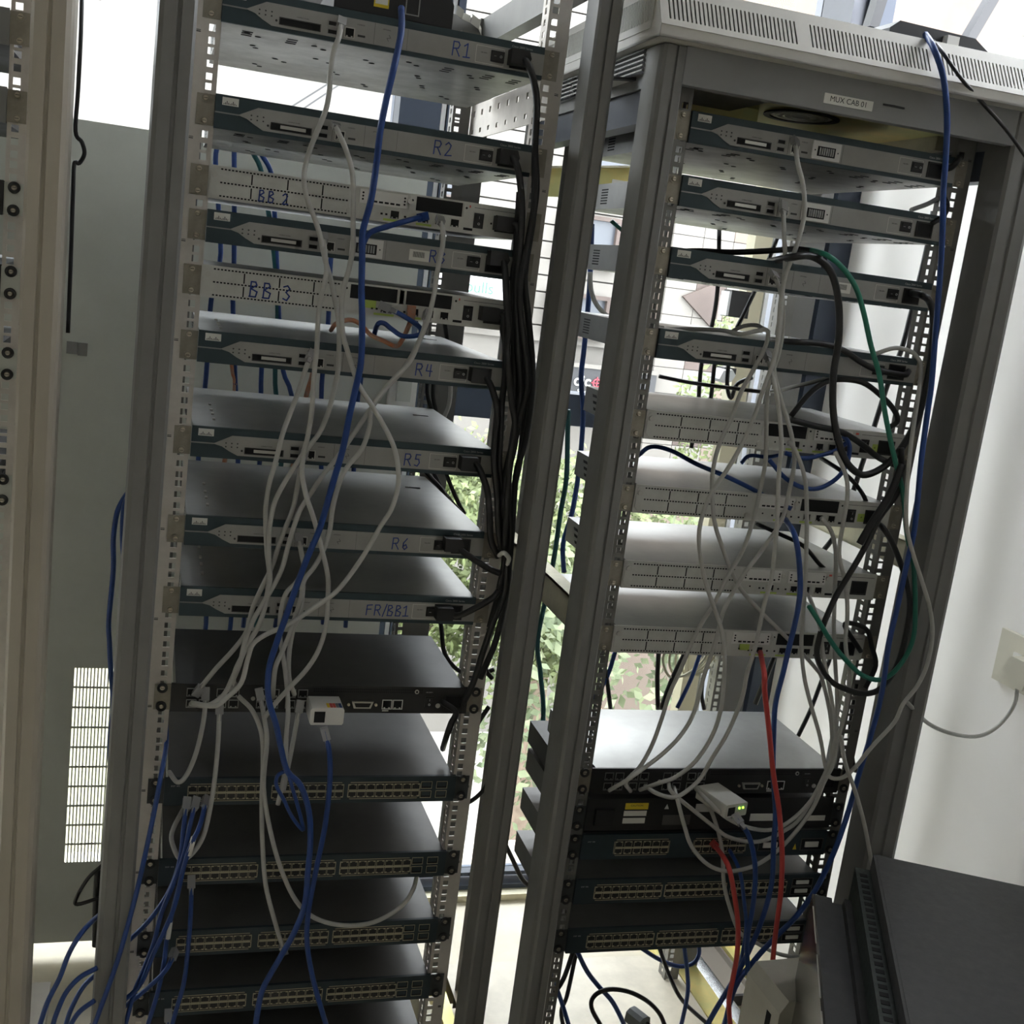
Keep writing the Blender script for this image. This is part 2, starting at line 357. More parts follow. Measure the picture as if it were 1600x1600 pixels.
def rack(label, loc, rz, yf, yr, dep, mp='post', mr='rail', mrr='raild', z1=1.90, which='LR', xo0=-.079, xo1=.521, cap=False, group=None, mb='post', pwr=.037, pwl=.047, hb=.075, pd=.050, xr=-.005):
    t = thing('equipment_rack', label, 'rack', loc, rz, group)
    L = []
    for side in which:
        x0, x1 = (xo0, xo0+pwl) if side == 'L' else (xo1-pwr+xr, xo1+xr)
        MB().mt(mp).prism(post_poly(x0, x1, yf, yf+pd, side), .03, z1, 'z').build('front_post', t)
        if which == 'LR': MB().mt(mp).prism([(a, 2*0+b_) for a, b_ in [(x0, dep-.05), (x1, dep-.05), (x1, dep-.004), (x0+.004 if side == 'L' else x1, dep), (x0, dep)]], .03, z1, 'z').build('rear_post', t)
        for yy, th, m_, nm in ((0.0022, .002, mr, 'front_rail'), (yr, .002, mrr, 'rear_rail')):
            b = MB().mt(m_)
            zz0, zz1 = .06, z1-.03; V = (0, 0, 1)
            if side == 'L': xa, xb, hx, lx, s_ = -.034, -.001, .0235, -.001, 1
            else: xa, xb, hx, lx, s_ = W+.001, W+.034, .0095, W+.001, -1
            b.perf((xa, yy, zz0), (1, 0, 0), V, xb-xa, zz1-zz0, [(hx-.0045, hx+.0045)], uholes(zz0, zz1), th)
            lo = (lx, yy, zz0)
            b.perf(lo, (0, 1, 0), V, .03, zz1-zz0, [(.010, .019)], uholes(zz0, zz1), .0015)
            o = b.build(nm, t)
            if nm == 'front_rail':
                b = MB().mt('print')
                k = 0
                while zz0+.03+k*.1335 < zz1: 
                    zc = zz0+.03+k*.0445*3; xx = xa+.004 if side == 'L' else xb-.010
                    b.box(xx, xx+.0055, yy-.0026, yy-.002, zc, zc+.0012); b.box(xx, xx+.0055, yy-.0026, yy-.002, zc+.0022, zc+.003); k += 1
                tag(b.build('unit_marks', o), kind='stuff')
        sx = (x0+x1)/2
        MB().mt({'plate': 'gold'}.get(mb, mb)).box(x0+.005, x1-.005, yf+.062, dep-.05, .03, hb).build('bottom_rail', t)
        MB().mt(mp).box(x0+.005, x1-.005, yf+.062, dep-.05, z1-.05, z1).build('top_rail', t)
    for k, xx in enumerate([xo0, xo1-.047]):
        pass
    if which == 'LR':
        MB().mt(mb).box(xo0, xo1, yf+.01, yf+.055, .03, hb).build('front_sill', t)
        MB().mt(mb).box(xo0, xo1, dep-.045, dep-.01, .03, hb).build('rear_sill', t)
        for yy, nm in ((yf+.006, 'front_header'), (dep-.04, 'rear_header')):
            if nm == 'front_header' and not cap: MB().mt(mp).box(xo0, xo1, yy, yy+.03, z1-.04, z1).build(nm, t)
            if nm == 'rear_header': MB().mt(mp).box(xo0, xo1, yy, yy+.03, z1-.06, z1).build(nm, t)
    for sx in (xo0+.01, xo1-.04):
        for sy in (yf+.01, dep-.045):
            if which == 'R' and sx < .2: continue
            MB().mt('blk2').cyl((sx+.015, sy+.02, 0), .018, .03, 'z', 10).build('foot', t)
    return t
RA = rack('grey steel open rack on the left holding routers marked R1 to R6', (0, 0, 0), 0, -.10, .53, .60, z1=2.02)
BX, BY, BR = .64586, -.07262, -.020748
RB = rack('grey steel rack on the right with slotted cream top and MUX CAB 01 tag', (BX, BY, 0), BR, -.07, .47, .57, mr='raild', z1=1.895, xo1=.546, cap=True, mb='plate', pwr=.062, hb=.098, xo0=-.083, pwl=.036, pd=.062, xr=0)
RC = rack('cream-painted steel rack cut off by the left edge of the picture', (-.692, 0, 0), 0, -.10, .53, .60, mp='cpost', mr='rail', z1=1.98, which='R', pwr=.047, xr=0, pd=.062, mb='cpost')
for o in RA.children:
    if o.name.split('.')[0] in ('front_post', 'front_rail') and o.data.vertices[0].co.x < .1: o.rotation_euler.y = .0048; o.location.x = -.0085
# side details of the left rack: perforated brace and zinc brace low down
b = MB().mt('rail').perf((.478, .56, 1.80), (0, -1, 0), (0, 0, 1), .54, .062, [(.05+k*.055, .062+k*.055) for k in range(9)], [(.010, .018), (.040, .050)], .0025); b.build('perforated_brace', RA)
b = MB().mt('goldc').box(.482, .50, -.03, .55, .20, .245); b.mt('hole').box(.4805, .482, .1, .14, .215, .225); b.build('side_brace', RA)
MB().mt('plate').box(-.03, .47, -.03, .55, .076, .08).build('base_plate', RA)
MB().mt('goldc').box(-.075, -.05, -.03, .55, .9, .94).build('side_brace', RA)
# right rack details
b = MB().mt('plate')
b.perf((-.04, .10, .10), (1, 0, 0), (0, 1, 0), .40, .46, [], [], .002); b.box(.3601, .484, -.01, .56, .0985, .1005)
bp = b.build('base_plate', RB)
for (x, y, r, m_) in ((.215, .20, .021, 'channel'), (.10, .19, .021, 'floor'), (.02, .19, .021, 'floor')):
    MB().mt(m_).cyl((x, y, .1021), r, .0006, 'z', 24).build('round_opening', bp)
MB().mt('plate').prism([(.10, .10), (.10, .102), (.09, .078)], -.04, .36, 'x').build('folded_edge', bp)
# side rails of the right rack
for xx, z, m_ in ((-.075, 1.055, 'goldc'), (.49, 1.18, 'goldc')):
    b = MB().mt(m_).box(xx, xx+.006, .0, .52, z, z+.045); b.box(xx, xx+.03, .0, .52, z+.041, z+.045); b.box(xx, xx+.03, .0, .52, z, z+.004); b.build('side_brace', RB)
# header and top cap
hd = MB().mt('header').box(-.048, .486, -.068, -.05, 1.848, 1.90).build('front_header', RB)
lb = MB().mt('label').box(.165, .243, -.0695, -.068, 1.858, 1.8715).build('name_tag', hd)
tag(lb, 'white tag reading MUX CAB 01')
text('tag_lettering', 'MUX CAB 01', .0105, 'print', lb, txz(.204, -.0697, 1.8648), .0001)
cp = MB()
cp.mt('cap').box(-.10, .55, -.095, .60, 1.897, 1.9); cp.box(-.10, .55, -.06, .60, 1.965, 1.968)
sl = [(.012+k*.0062, .0145+k*.0062) for k in range(0, 102) if k % 34 not in (31, 32, 33)]
Vf = Vector((0, .035, .056)).normalized()
cp.perf((-.10, -.095, 1.912), (1, 0, 0), Vf, .65, .066, sl, [(.010, .048)], .0012)
cp.box(-.10, .55, -.095, -.0935, 1.897, 1.912)
sl2 = [(.03+k*.0065, .033+k*.0065) for k in range(98)]
cp.perf((-.10, .60, 1.912), (0, -1, 0), (0, 0, 1), .66, .054, sl2, [(.010, .044)], .0012)
cp.perf((.55, -.06, 1.912), (0, 1, 0), (0, 0, 1), .66, .054, sl2, [(.010, .044)], .0012)
cp.box(-.10, -.0988, -.095, .60, 1.897, 1.912); cp.box(.5488, .55, -.095, .60, 1.897, 1.912)
cp.quad((-.10, -.095, 1.912), (-.10, -.06, 1.912), (-.10, -.06, 1.966)); cp.quad((.55, -.095, 1.912), (.55, -.06, 1.912), (.55, -.06, 1.966))
cp.perf((.55, .60, 1.897), (-1, 0, 0), (0, 0, 1), .65, .07, [(.03+k*.012, .036+k*.012) for k in range(49)], [(.015, .055)], .0012)
cp.build('top_cap', RB)
b = MB().mt('rib')
for k in range(7):
    z = 1.908-k*.0066; b.prism([(-.087, z), (-.087, z-.0022), (-.079, z-.0044), (-.087, z-.0066), (-.077, z-.0066), (-.077, z)], -.01, .53)
b.v = [(x, y, z) for (x, y, z) in b.v]
b.build('ribbed_side', RB)
for xx in (-.079, .485): MB().mt('frame').box(xx+.006, xx+.035, -.008, .53, 1.80, 1.845).build('upper_side_rail', RB)
def atz(px, py, z):
    d = _f+RX*((px-800)/F)-UX*((py-800)/F); return O+d*((z-CZ)/d.z)
RBI = (Matrix.Translation((BX, BY, 0)) @ Matrix.Rotation(BR, 4, 'Z')).inverted()
ft = MB().mt('gold').box(.14, .50, .08, .46, 1.872, 1.874).box(.14, .142, .08, .46, 1.874, 1.915).box(.14, .50, .08, .082, 1.874, 1.90).build('fan_tray', RB)
MB().mt('goldc').box(.47, .50, .10, .44, 1.85, 1.872).build('tray_flange', ft)
MB().mt('gold').box(.03, .18, .158, .16, 1.84, 1.895).build('front_lip', ft)
for (px, py) in ((1252, 183), (1362, 172)):
    c = RBI @ atz(px, py, 1.871); g = MB().mt('blk2').ringf((c.x, c.y, 1.8695), .050, .060, .0025, 'z', 24); g.mt('metal')
    for r in (.014, .026, .038): g.ringf((c.x, c.y, 1.870), r, r+.004, .0015, 'z', 20)
    g.mt('white').cyl((c.x, c.y, 1.8712), .048, .0006, 'z', 20); g.build('fan_grille', ft)
lid = MB().mt('cap').box(-.07, .13, .0, .50, 1.862, 1.866).build('inner_lid', RB)
c = RBI @ atz(987, 134, 1.861)
g = MB().mt('blk2').ringf((c.x, c.y, 1.859), .046, .060, .003, 'z', 24); g.mt('white').cyl((c.x, c.y, 1.8605), .046, .0008, 'z', 20); g.build('fan_grille', lid)
# zinc bracket between the racks
A, B_ = at(846, 263, .66), at(1004, 262, .66); A2, B2 = at(846, 307, .66), at(1004, 311, .66)
b = MB().mt('gold').prism([(A.x, A.z), (B_.x, B_.z), (B2.x, B2.z), (A2.x, A2.z)], .66, .664)
b.mt('goldc').prism([(A.x, A.z), (B_.x, B_.z), (B_.x, B_.z+.004), (A.x, A.z+.004)], .645, .664)
g = b.build('zinc_bracket', RB); g.matrix_parent_inverse = RBI
c = at(972, 287, .658); MB().mt('white').box(c.x-.022, c.x+.022, .658, .66, c.z-.006, c.z+.006).build('slot', g)
# grey door panel behind the left rack
pn = thing('metal_door_panel', 'plain grey-green metal door panel behind the left rack with slotted grille', 'panel', (0, 0, 0))
PY = .75
a = at(120, 1040, PY); z0g = at(100, 1347, PY).z
gx0, gx1 = -.172, -.02
b = MB().mt('panel')
X0, X1, Z0, Z1 = -1.05, .455, .035, at(180, 195, PY).z
us = [(gx0-X0+k*.0068, gx0-X0+k*.0068+.0042) for k in range(22)]
hz = (a.z-z0g)/10
vs = [(z0g-Z0+k*hz, z0g-Z0+k*hz+hz-.0045) for k in range(10)]
b.perf((X0, PY, Z0), (1, 0, 0), (0, 0, 1), X1-X0, Z1-Z0, us, vs, .0015)
b.box(X0, X1, PY, PY+.02, Z1-.02, Z1); b.box(X0, X0+.02, PY, PY+.02, Z0, Z1); b.box(X1-.02, X1, PY, PY+.02, Z0, Z1); b.box(X0, X1, PY, PY+.02, Z0, Z0+.02)
b.build('door_sheet', pn)
p = at(118, 544, PY); MB().mt('header').box(p.x-.016, p.x+.004, PY-.007, PY-.001, p.z-.011, p.z+.012).mt('grille').box(p.x+.0045, p.x+.022, PY-.006, PY-.001, p.z-.013, p.z+.012).build('latch', pn)
p = at(650, 605, PY); MB().mt('white').box(p.x-.06, p.x-.002, PY-.02, PY-.001, p.z-.05, p.z+.05).mt('panel').box(p.x-.045, p.x-.015, PY-.026, PY-.02, p.z-.03, p.z+.03).build('lock_case', pn)
for xx in (-.6, .1): MB().mt('panel').box(xx, xx+.03, PY+.003, PY+.018, 0, .055).build('foot', pn)
p = at(553, 275, .55)

# ------------------------------------------------------------------ rack devices
def ears(t, w, kind='ear', n=2, ring=False, right=True):
    for side in ((-1, 1) if right else (-1,)):
        x0, x1 = (-.0235, -.0005) if side < 0 else (w+.0005, w+.0235)
        e = MB().mt(kind).box(x0, x1, -.0015, .0, .002, H-.002).build('mounting_ear', t)
        xc = -.0125 if side < 0 else w+.0125
        for z in (.0075, H-.0075):
            b = MB()
            if ring: b.mt('ring').ringf((xc, -.0045, z), .0038, .0075, .003)
            else: b.mt('ear').cyl((xc, -.0015, z), .0060, -.0012, n=10)
            b.mt('screw').cyl((xc, -.002, z), .0040, -.0032, n=10, r2=.0028); b.mt('print').box(xc-.0025, xc+.0025, -.0054, -.0051, z-.0004, z+.0004)
            b.build('screw', e)
def socket(mb, x, z, w_, h, y=-.0075, rim='metal', notch=True):
    mb.mt(rim).frame(x-w_/2, x+w_/2, z-h/2, z+h/2, .0011, y-.0014, y)
    mb.mt('hole').box(x-w_/2+.001, x+w_/2-.001, y-.0002, y, z-h/2+.001, z+h/2-.001)
    if notch: mb.mt(rim).box(x-w_*.32, x-w_*.16, y-.0008, y, z-h/2+.001, z-h/2+.003); mb.box(x+w_*.16, x+w_*.32, y-.0008, y, z-h/2+.001, z-h/2+.003)
    return mb
def power(t, us, ui, w, y=-.0075, sz=(.0195, .015), vert=False, plugged=True):
    x = us*w; sw, sh = sz; z = .0195
    b = MB().mt('blk2').box(x-sw/2, x+sw/2, y-.0012, y, z-sh/2, z+sh/2); b.mt('black').prism([(y-.0012, z-sh*.35), (y-.0035, z+(sh*.35)), (y-.0012, z+sh*.36)], x-sw*.38, x+sw*.38, 'x')
    s_ = b.build('power_switch', t)
    b = MB().mt('grey_print')
    b.ringf((x+(0 if vert else sw*.22), y-.0040, z-(sh*.2 if vert else 0)), .0011, .0018, .0005, n=10)
    if vert: b.box(x-.0003, x+.0003, y-.004, y-.0036, z+sh*.12, z+sh*.3)
    else: b.box(x-sw*.3, x-sw*.12, y-.004, y-.0036, z-.0003, z+.0003)
    b.build('switch_mark', s_)
    x = ui*w
    b = MB().mt('blk2').frame(x-.0145, x+.0145, z-.0115, z+.0115, .002, y-.002, y); b.mt('hole').box(x-.0125, x+.0125, y-.0004, y, z-.0095, z+.0095); b.build('power_inlet', t)
    if plugged: pass
def chassis(t, w, D, m_, mu, name='chassis', holes_=False, vents=False, wide=.438):
    x0, x1 = (w-wide)/2, (w+wide)/2
    b = MB().mt(m_); i = (x0, x1, .0, D, .0008, H-.0008)
    x0, x1, y0, y1, z0, z1 = i
    b.quad((x0, y0, z1), (x1, y0, z1), (x1, y1, z1), (x0, y1, z1))
    b.quad((x0, y0, z0), (x0, y0, z1), (x0, y1, z1), (x0, y1, z0)); b.quad((x1, y0, z1), (x1, y0, z0), (x1, y1, z0), (x1, y1, z1)); b.quad((x0, y1, z0), (x0, y1, z1), (x1, y1, z1), (x1, y1, z0)); b.quad((x0, y0, z0), (x1, y0, z0), (x1, y0, z1), (x0, y0, z1))
    b.mt(mu).quad((x0, y0, z0), (x0, y1, z0), (x1, y1, z0), (x1, y0, z0))
    b.mt(m_).box(x0, x1, 0, .012, z1, z1+.0006)
    c = b.build(name, t)
    if not holes_ and D > .25:
        b = MB().mt('hole')
        for s_ in (0, 1):
            xx = x0-.0003 if s_ == 0 else x1-.0002
            if D < .3:
                for g in range(6):
                    for k in range(3): b.prism([(.035+g*.036+k*.006, .008+k*.0105), (.055+g*.036+k*.006, .008+k*.0105), (.058+g*.036+k*.006, .0125+k*.0105), (.038+g*.036+k*.006, .0125+k*.0105)], xx, xx+.0005, 'x')
            else:
                for g in range(9):
                    for k in range(3): b.box(xx, xx+.0005, .10+g*.012+(k % 2)*.006, .106+g*.012+(k % 2)*.006, .013+k*.007, .018+k*.007)
        tag(b.build('side_vents', c), kind='stuff')
    if holes_:
        b = MB().mt('hole'); rnd = random.Random(3)
        for gx, gy in ((.05, .05), (.14, .06), (.06, .15), (.16, .17), (.22, .10), (.30, .16), (.36, .07), (.40, .17), (.10, .24), (.27, .05), (.33, .25), (.19, .27), (.08, .33), (.25, .35), (.38, .33)):
            for k in range(2): b.cyl((gx+k*.012-.01+rnd.uniform(-.006, .006), gy+k*.018, .0001), .0042, .0005, 'z', 8)
        for gx in (.03, .09, .31, .37, .41):
            for k in range(3): b.box(gx, gx+.014, .04+k*.016, .043+k*.016, .0001, .0007)
        tag(b.build('bottom_vents', c), kind='stuff')
    b = MB().mt('hole')
    if vents:
        for s_ in (0, 1):
            xx = x0-.0003 if s_ == 0 else x1-.0002
            for gy in (.085, .185, .305):
                for k in range(6): b.box(xx, xx+.0005, gy, gy+.032, .009+k*.0045, .0112+k*.0045)
        tag(b.build('side_vents', c), kind='stuff')
        b = MB().mt('hole').box(.385, .405, .30, .306, H-.0001, H+.0004).mt('metal').box(.378, .385, .300, .303, H-.0005, H+.0015); b.build('lid_catch', c)
        b = MB().mt('metal')
        for gy in (.06, .11, .15, .21): b.box(.03, .034, gy, gy+.012, H-.0003, H+.0018)
        tag(b.build('lid_rivets', c), kind='stuff')
    return c
GLY = {'R': [[(0, 0), (.05, 1), (.5, 1), (.62, .8), (.5, .55), (.05, .5)], [(.3, .52), (.65, 0)]], '1': [[(0, .8), (.3, 1), (.25, 0)], [(-.05, 0), (.55, .02)]],
 '2': [[(0, .8), (.25, 1), (.5, .8), (.4, .5), (0, 0), (.6, .05)]], '3': [[(0, .9), (.3, 1), (.5, .8), (.2, .55), (.5, .3), (.3, 0), (0, .1)]],
 '4': [[(.1, 1), (0, .45), (.6, .45)], [(.45, 1), (.4, 0)]], '5': [[(.55, 1), (.1, 1), (.05, .6), (.4, .6), (.5, .3), (.3, 0), (0, .08)]],
 '6': [[(.45, 1), (.1, .6), (.05, .2), (.25, 0), (.5, .2), (.35, .45), (.1, .3)]], 'B': [[(.05, 0), (.1, 1), (.45, 1), (.55, .8), (.1, .53), (.6, .35), (.5, 0), (0, 0)]],
 'F': [[(.6, 1), (.05, .95), (0, 0)], [(0, .55), (.5, .58)]], '/': [[(0, -.1), (.4, 1.1)]], '7': [[(0, .85), (.3, 1), (.25, 0)], [(-.05, 0), (.55, .02)]]}
def handwriting(t, s, u0, w, h=.017, z=.011, m_='ink', y=-.0076, wd=.0016, adv=.9):
    b = MB().mt(m_); x = u0*w
    for ch in s:
        if ch != ' ':
            for st in GLY[ch]: b.stroke([(x+a*h*.85, z+c*h) for a, c in st], wd, y-.0003, y)
        x += h*adv*(.55 if ch in '/ ' else 1)
    b.build('handwritten_mark', t)
def bezel_router(t, dip=False, mark=None, serial=None, card=True, w=W, vents=True, bottom='under'):
    chassis(t, w, .4166, 'grille', bottom, holes_=True, vents=vents)
    bz_ = MB().mt('teal').box(0, w, -.006, 0, 0, H).build('bezel', t)
    y = -.0075
    P = [(.068, .47), (.126, .77), (1, .77), (1, .13), (.145, .13), (.118, .26), (.095, .40)]
    MB().mt('face').prism([(u*w, v*H) for u, v in P], -.0075, -.006).build('faceplate', t)
    MB().mt('grille').box(0, .07*w, -.0068, -.006, .45*H, .49*H).build('trim_strip', bz_)
    lg = MB().mt('label').box(.020*w, .068*w, -.0064, -.006, .70*H, .93*H).build('logo_plate', bz_)
    b = MB().mt('grey_print')
    b.mt('print')
    for k, hh in enumerate((.3, .5, .9, .5, .3, .5, .9, .5, .3)): b.box((.024+k*.0045)*w, (.0262+k*.0045)*w, -.0066, -.0064, .72*H, (.72+.12*hh)*H)
    b.build('logo_bars', lg)
    text('series_lettering', 'Cisco 2800 Series', .0042, 'grey_print', bz_, txz(.925*w, -.0061, .86*H), .0001)
    b = MB().mt('print')
    for i in range(3):
        for j in range(2): b.box((.105+i*.018)*w, (.1095+i*.018)*w, y-.0003, y, (.50-j*.12)*H, (.54-j*.12)*H)
    b.cyl((.158*w, y, .30*H), .0016, -.0004, n=8)
    tag(b.build('status_lights', t), kind='stuff')
    b = MB().mt('hole').box(.168*w, .288*w, y-.0002, y, .22*H, .40*H).mt('blk2').frame(.166*w, .290*w, .20*H, .42*H, .0007, y-.0006, y); sl = b.build('card_slot', t)
    if card: MB().mt('metal').box(.195*w, .272*w, y-.0012, y-.0002, .27*H, .37*H).build('memory_card', sl)
    for k in range(2):
        socket(MB(), .325*w, (.27+k*.24)*H, .0135, .0072, y, 'grille', False).build('usb_port', t)
    socket(MB(), .377*w, .34*H, .0135, .0135, y).build('console_port', t)
    MB().mt('print').box(.352*w, .3528*w, y-.0003, y, .14*H, .76*H).box(.452*w, .4528*w, y-.0002, y, .14*H, .76*H).box(.555*w, .5556*w, y-.0002, y, .14*H, .76*H).build('panel_seams', t)
    MB().mt('print').box(.402*w, .425*w, y-.0006, y, .27*H, .33*H).build('aux_slot', t)
    text('port_lettering', 'CONSOLE', .0022, 'print', t, txz(.41*w, y-.0001, .62*H), .0001)
    text('port_lettering', 'COMPACT FLASH', .0020, 'print', t, txz(.235*w, y-.0001, .50*H), .0001)
    if dip:
        b = MB().mt('white').box(.440*w, .545*w, y-.0025, y, .16*H, .74*H); b.mt('hole').box(.458*w, .525*w, y-.0028, y-.0025, .26*H, .58*H)
        b.mt('grille')
        for k in range(7): b.box((.464+k*.0082)*w, (.4685+k*.0082)*w, y-.0045, y-.0028, .30*H, .54*H)
        b.mt('print').cyl((.449*w, y-.0025, .44*H), .0011, -.0004, n=8).cyl((.535*w, y-.0025, .44*H), .0011, -.0004, n=8)
        b.build('dip_module', t)
    else:
        text('port_lettering', 'OPTIONAL', .0022, 'print', t, txz(.49*w, y-.0001, .62*H), .0001)
        MB().mt('print').stroke([(.497*w, .30*H), (.492*w, .38*H), (.503*w, .40*H), (.498*w, .48*H)], .0005, y-.0002, y).build('bolt_symbol', t)
    MB().mt('label').frame(.775*w, .868*w, .18*H, .70*H, .0005, y-.0002, y).build('power_outline', t)
    text('port_lettering', '100-240V~', .0023, 'print', t, txz(.802*w, y-.0001, .5*H), .0001)
    power(t, .846, .920, w)
    if mark: handwriting(t, *mark)
    if serial: 
        s_ = MB().mt('label').box(serial*w-.0145, serial*w+.0145, y-.0003, y, .25*H, .60*H).build('barcode_label', t)
        b = MB().mt('print')
        for k in range(14): b.box(serial*w-.009+k*.0012, serial*w-.0084+k*.0012, y-.0005, y-.0003, .36*H, .54*H)
        b.build('barcode', s_)
    ears(t, w)
def slot_router(t, mark=None, cards=('wic', 'gap'), sticker=None, w=.446, D=.287):
    chassis(t, w, D, 'grille', 'grille', vents=False, wide=.438)
    y = -.004
    b = MB().mt('bbface').box(0, w, y, 0, 0, H); t_ = b.build('front_panel', t)
    pl = MB().mt('bbface').prism([(.02*w, .06*H), (.43*w, .06*H), (.43*w, .92*H), (.012*w, .92*H), (.005*w, .8*H), (.005*w, .2*H)], y-.0012, y).build('module_cover', t)
    b = MB().mt('hole'); yy = y-.0015
    for v in (.90, .50, .10):
        for k in range(37):
            u = .035+k*.0105
            if u < .425: b.box(u*w, (u+.0064)*w, yy, y-.0011, v*H-.0010, v*H+.0010)
    for u in (.125, .232, .338): b.box(u*w, (u+.004)*w, yy, y-.0011, .55*H, .86*H); b.box(u*w, (u+.004)*w, yy, y-.0011, .13*H, .45*H)
    tag(b.build('cover_slots', pl), kind='stuff')
    for u, v in ((.018, .72), (.427, .2)):
        MB().mt('metal').cyl((u*w, y-.001, v*H), .0042, -.003, n=12).build('thumb_screw', pl)
    for k, c in enumerate(cards):
        u0, u1 = (.455, .605) if k == 0 else (.635, .785)
        if c == 'wic':
            m = MB().mt('white').box(u0*w, u1*w, y-.002, y, .50*H, .93*H); m.mt('hole')
            for j in range(6): m.box((u0+.025+j*.018)*w, (u0+.038+j*.018)*w, y-.0023, y-.002, .56*H, .62*H)
            for j in range(3): m.cyl(((u0+.01)*w, y-.002, (.62+j*.1)*H), .0015, -.0004, n=6).cyl(((u1-.008)*w, y-.002, (.62+j*.1)*H), .0015, -.0004, n=6)
            m.mt('metal').cyl(((u1+.008)*w, y, .75*H), .0035, -.004, n=10)
            m.build('interface_card', t)
        else:
            m = MB().mt('hole').box(u0*w, u1*w, y-.0004, y, .50*H, .94*H); m.build('empty_card_slot', t)
            for uc in (u0-.013, u1+.013): MB().mt('bbface').box((uc-.009)*w, (uc+.009)*w, y-.0015, y, .5*H, .93*H).mt('hole').cyl((uc*w, y-.0019, .8*H), .0016, .0004, n=8).build('slot_bracket', t)
    for u in (.57, .665, .715, .765): socket(MB(), u*w, .27*H, .0140, .0125, y).build('network_port', t)
    b = MB().mt('hole')
    for u in (.525, .54, .60, .63): b.box(u*w, (u+.007)*w, y-.0003, y, .22*H, .28*H)
    b.cyl((.49*w, y, .3*H), .0014, -.0003, n=8); b.cyl((.885*w, y, .42*H), .0015, -.0003, n=8); b.box(.795*w, .825*w, y-.0003, y, .10*H, .18*H)
    tag(b.build('indicator_openings', t), kind='stuff')
    MB().mt('lime').box(.535*w, .60*w, y-.0002, y, .05*H, .12*H).box(.64*w, .69*w, y-.0002, y, .05*H, .12*H).build('port_stripe', t)
    if sticker:
        MB().mt('lime').box(sticker*w, (sticker+.04)*w, y-.0003, y, .25*H, .55*H).build('lime_sticker', t)
    MB().mt('red').box(.80*w, .812*w, y-.0003, y, .83*H, .90*H).build('red_mark', t)
    MB().mt('print').box(.825*w, .99*w, y-.0002, y, .845*H, .86*H).build('panel_seams', t)
    power(t, .842, .930, w, y, (.0145, .021), True)
    if mark: handwriting(t, *mark)
    ears(t, w)
def access_server(t, w=.45, D=.245):
    chassis(t, w, D, 'black' if not t.get('bright') else 'grille', 'black', wide=.438)
    y = -.004
    MB().mt('black').box(0, w, y, 0, 0, H).build('front_panel', t)
    for u in (.065, .105, .16, .20, .29, .33, .385, .425):
        for v in (.30, .70): socket(MB(), u*w, v*H, .0145, .0130, y, 'grille').build('network_port', t)
    b = MB().mt('hole')
    for k in range(58):
        for j in range(2): b.box((.46+k*.0065)*w, (.4638+k*.0065)*w, y-.0003, y, (.76+j*.09)*H, (.82+j*.09)*H)
    tag(b.build('vent_perforation', t), kind='stuff')
    b = MB().mt('metal').prism([(.600*w, .2*H), (.658*w, .2*H), (.666*w, .45*H), (.592*w, .45*H)], y-.004, y); b.mt('blk2').prism([(.606*w, .25*H), (.652*w, .25*H), (.658*w, .40*H), (.600*w, .40*H)], y-.0045, y-.004)
    b.mt('screw').cyl((.582*w, y, .32*H), .0022, -.003, n=8).cyl((.676*w, y, .32*H), .0022, -.003, n=8); b.build('serial_connector', t)
    for u in (.715, .752): socket(MB(), u*w, .33*H, .0155, .0155, y, 'white').build('console_port', t)
    MB().mt('label').box(.70*w, .722*w, y-.0003, y, .07*H, .11*H).build('port_stripe', t)
    MB().mt('metal').cyl((.815*w, y, .82*H), .0035, -.0012, n=12).mt('hole').cyl((.815*w, y-.0012, .82*H), .0018, -.0003, n=8).mt('metal').cyl((.895*w, y, .30*H), .0038, -.0012, n=12).cyl((.262*w, y, .5*H), .0032, -.0015, n=10).build('ground_screws', t)
    text('port_lettering', '100-240V~', .0026, 'grey_print', t, txz(.86*w, y-.0001, .80*H), .0001)
    power(t, .862, .950, w, y, (.013, .018), True)
    ears(t, w, 'ear', ring=True)
PORT = None
def port_meshes(w_, h, y=-.0055):
    r = []
    for up in (0, 1):
        b = MB().mt('beige').frame(-w_/2, w_/2, -h/2, h/2, .0006, y-.0008, y); b.mt('hole').box(-w_/2+.0005, w_/2-.0005, y-.0002, y, -h/2+.0005, h/2-.0005)
        s_ = 1 if up else -1; b.mt('beige').box(-w_/2, -w_*.22, y-.0006, y, s_*h*.5-s_*.0022 if s_ > 0 else -h/2, h*.5 if s_ > 0 else -h/2+.0022); b.box(w_*.22, w_/2, y-.0006, y, h*.5-.0022 if s_ > 0 else -h/2, h*.5 if s_ > 0 else -h/2+.0022)
        r.append(b.mesh('port'))
    return r
PM = port_meshes(.0128, .0098)
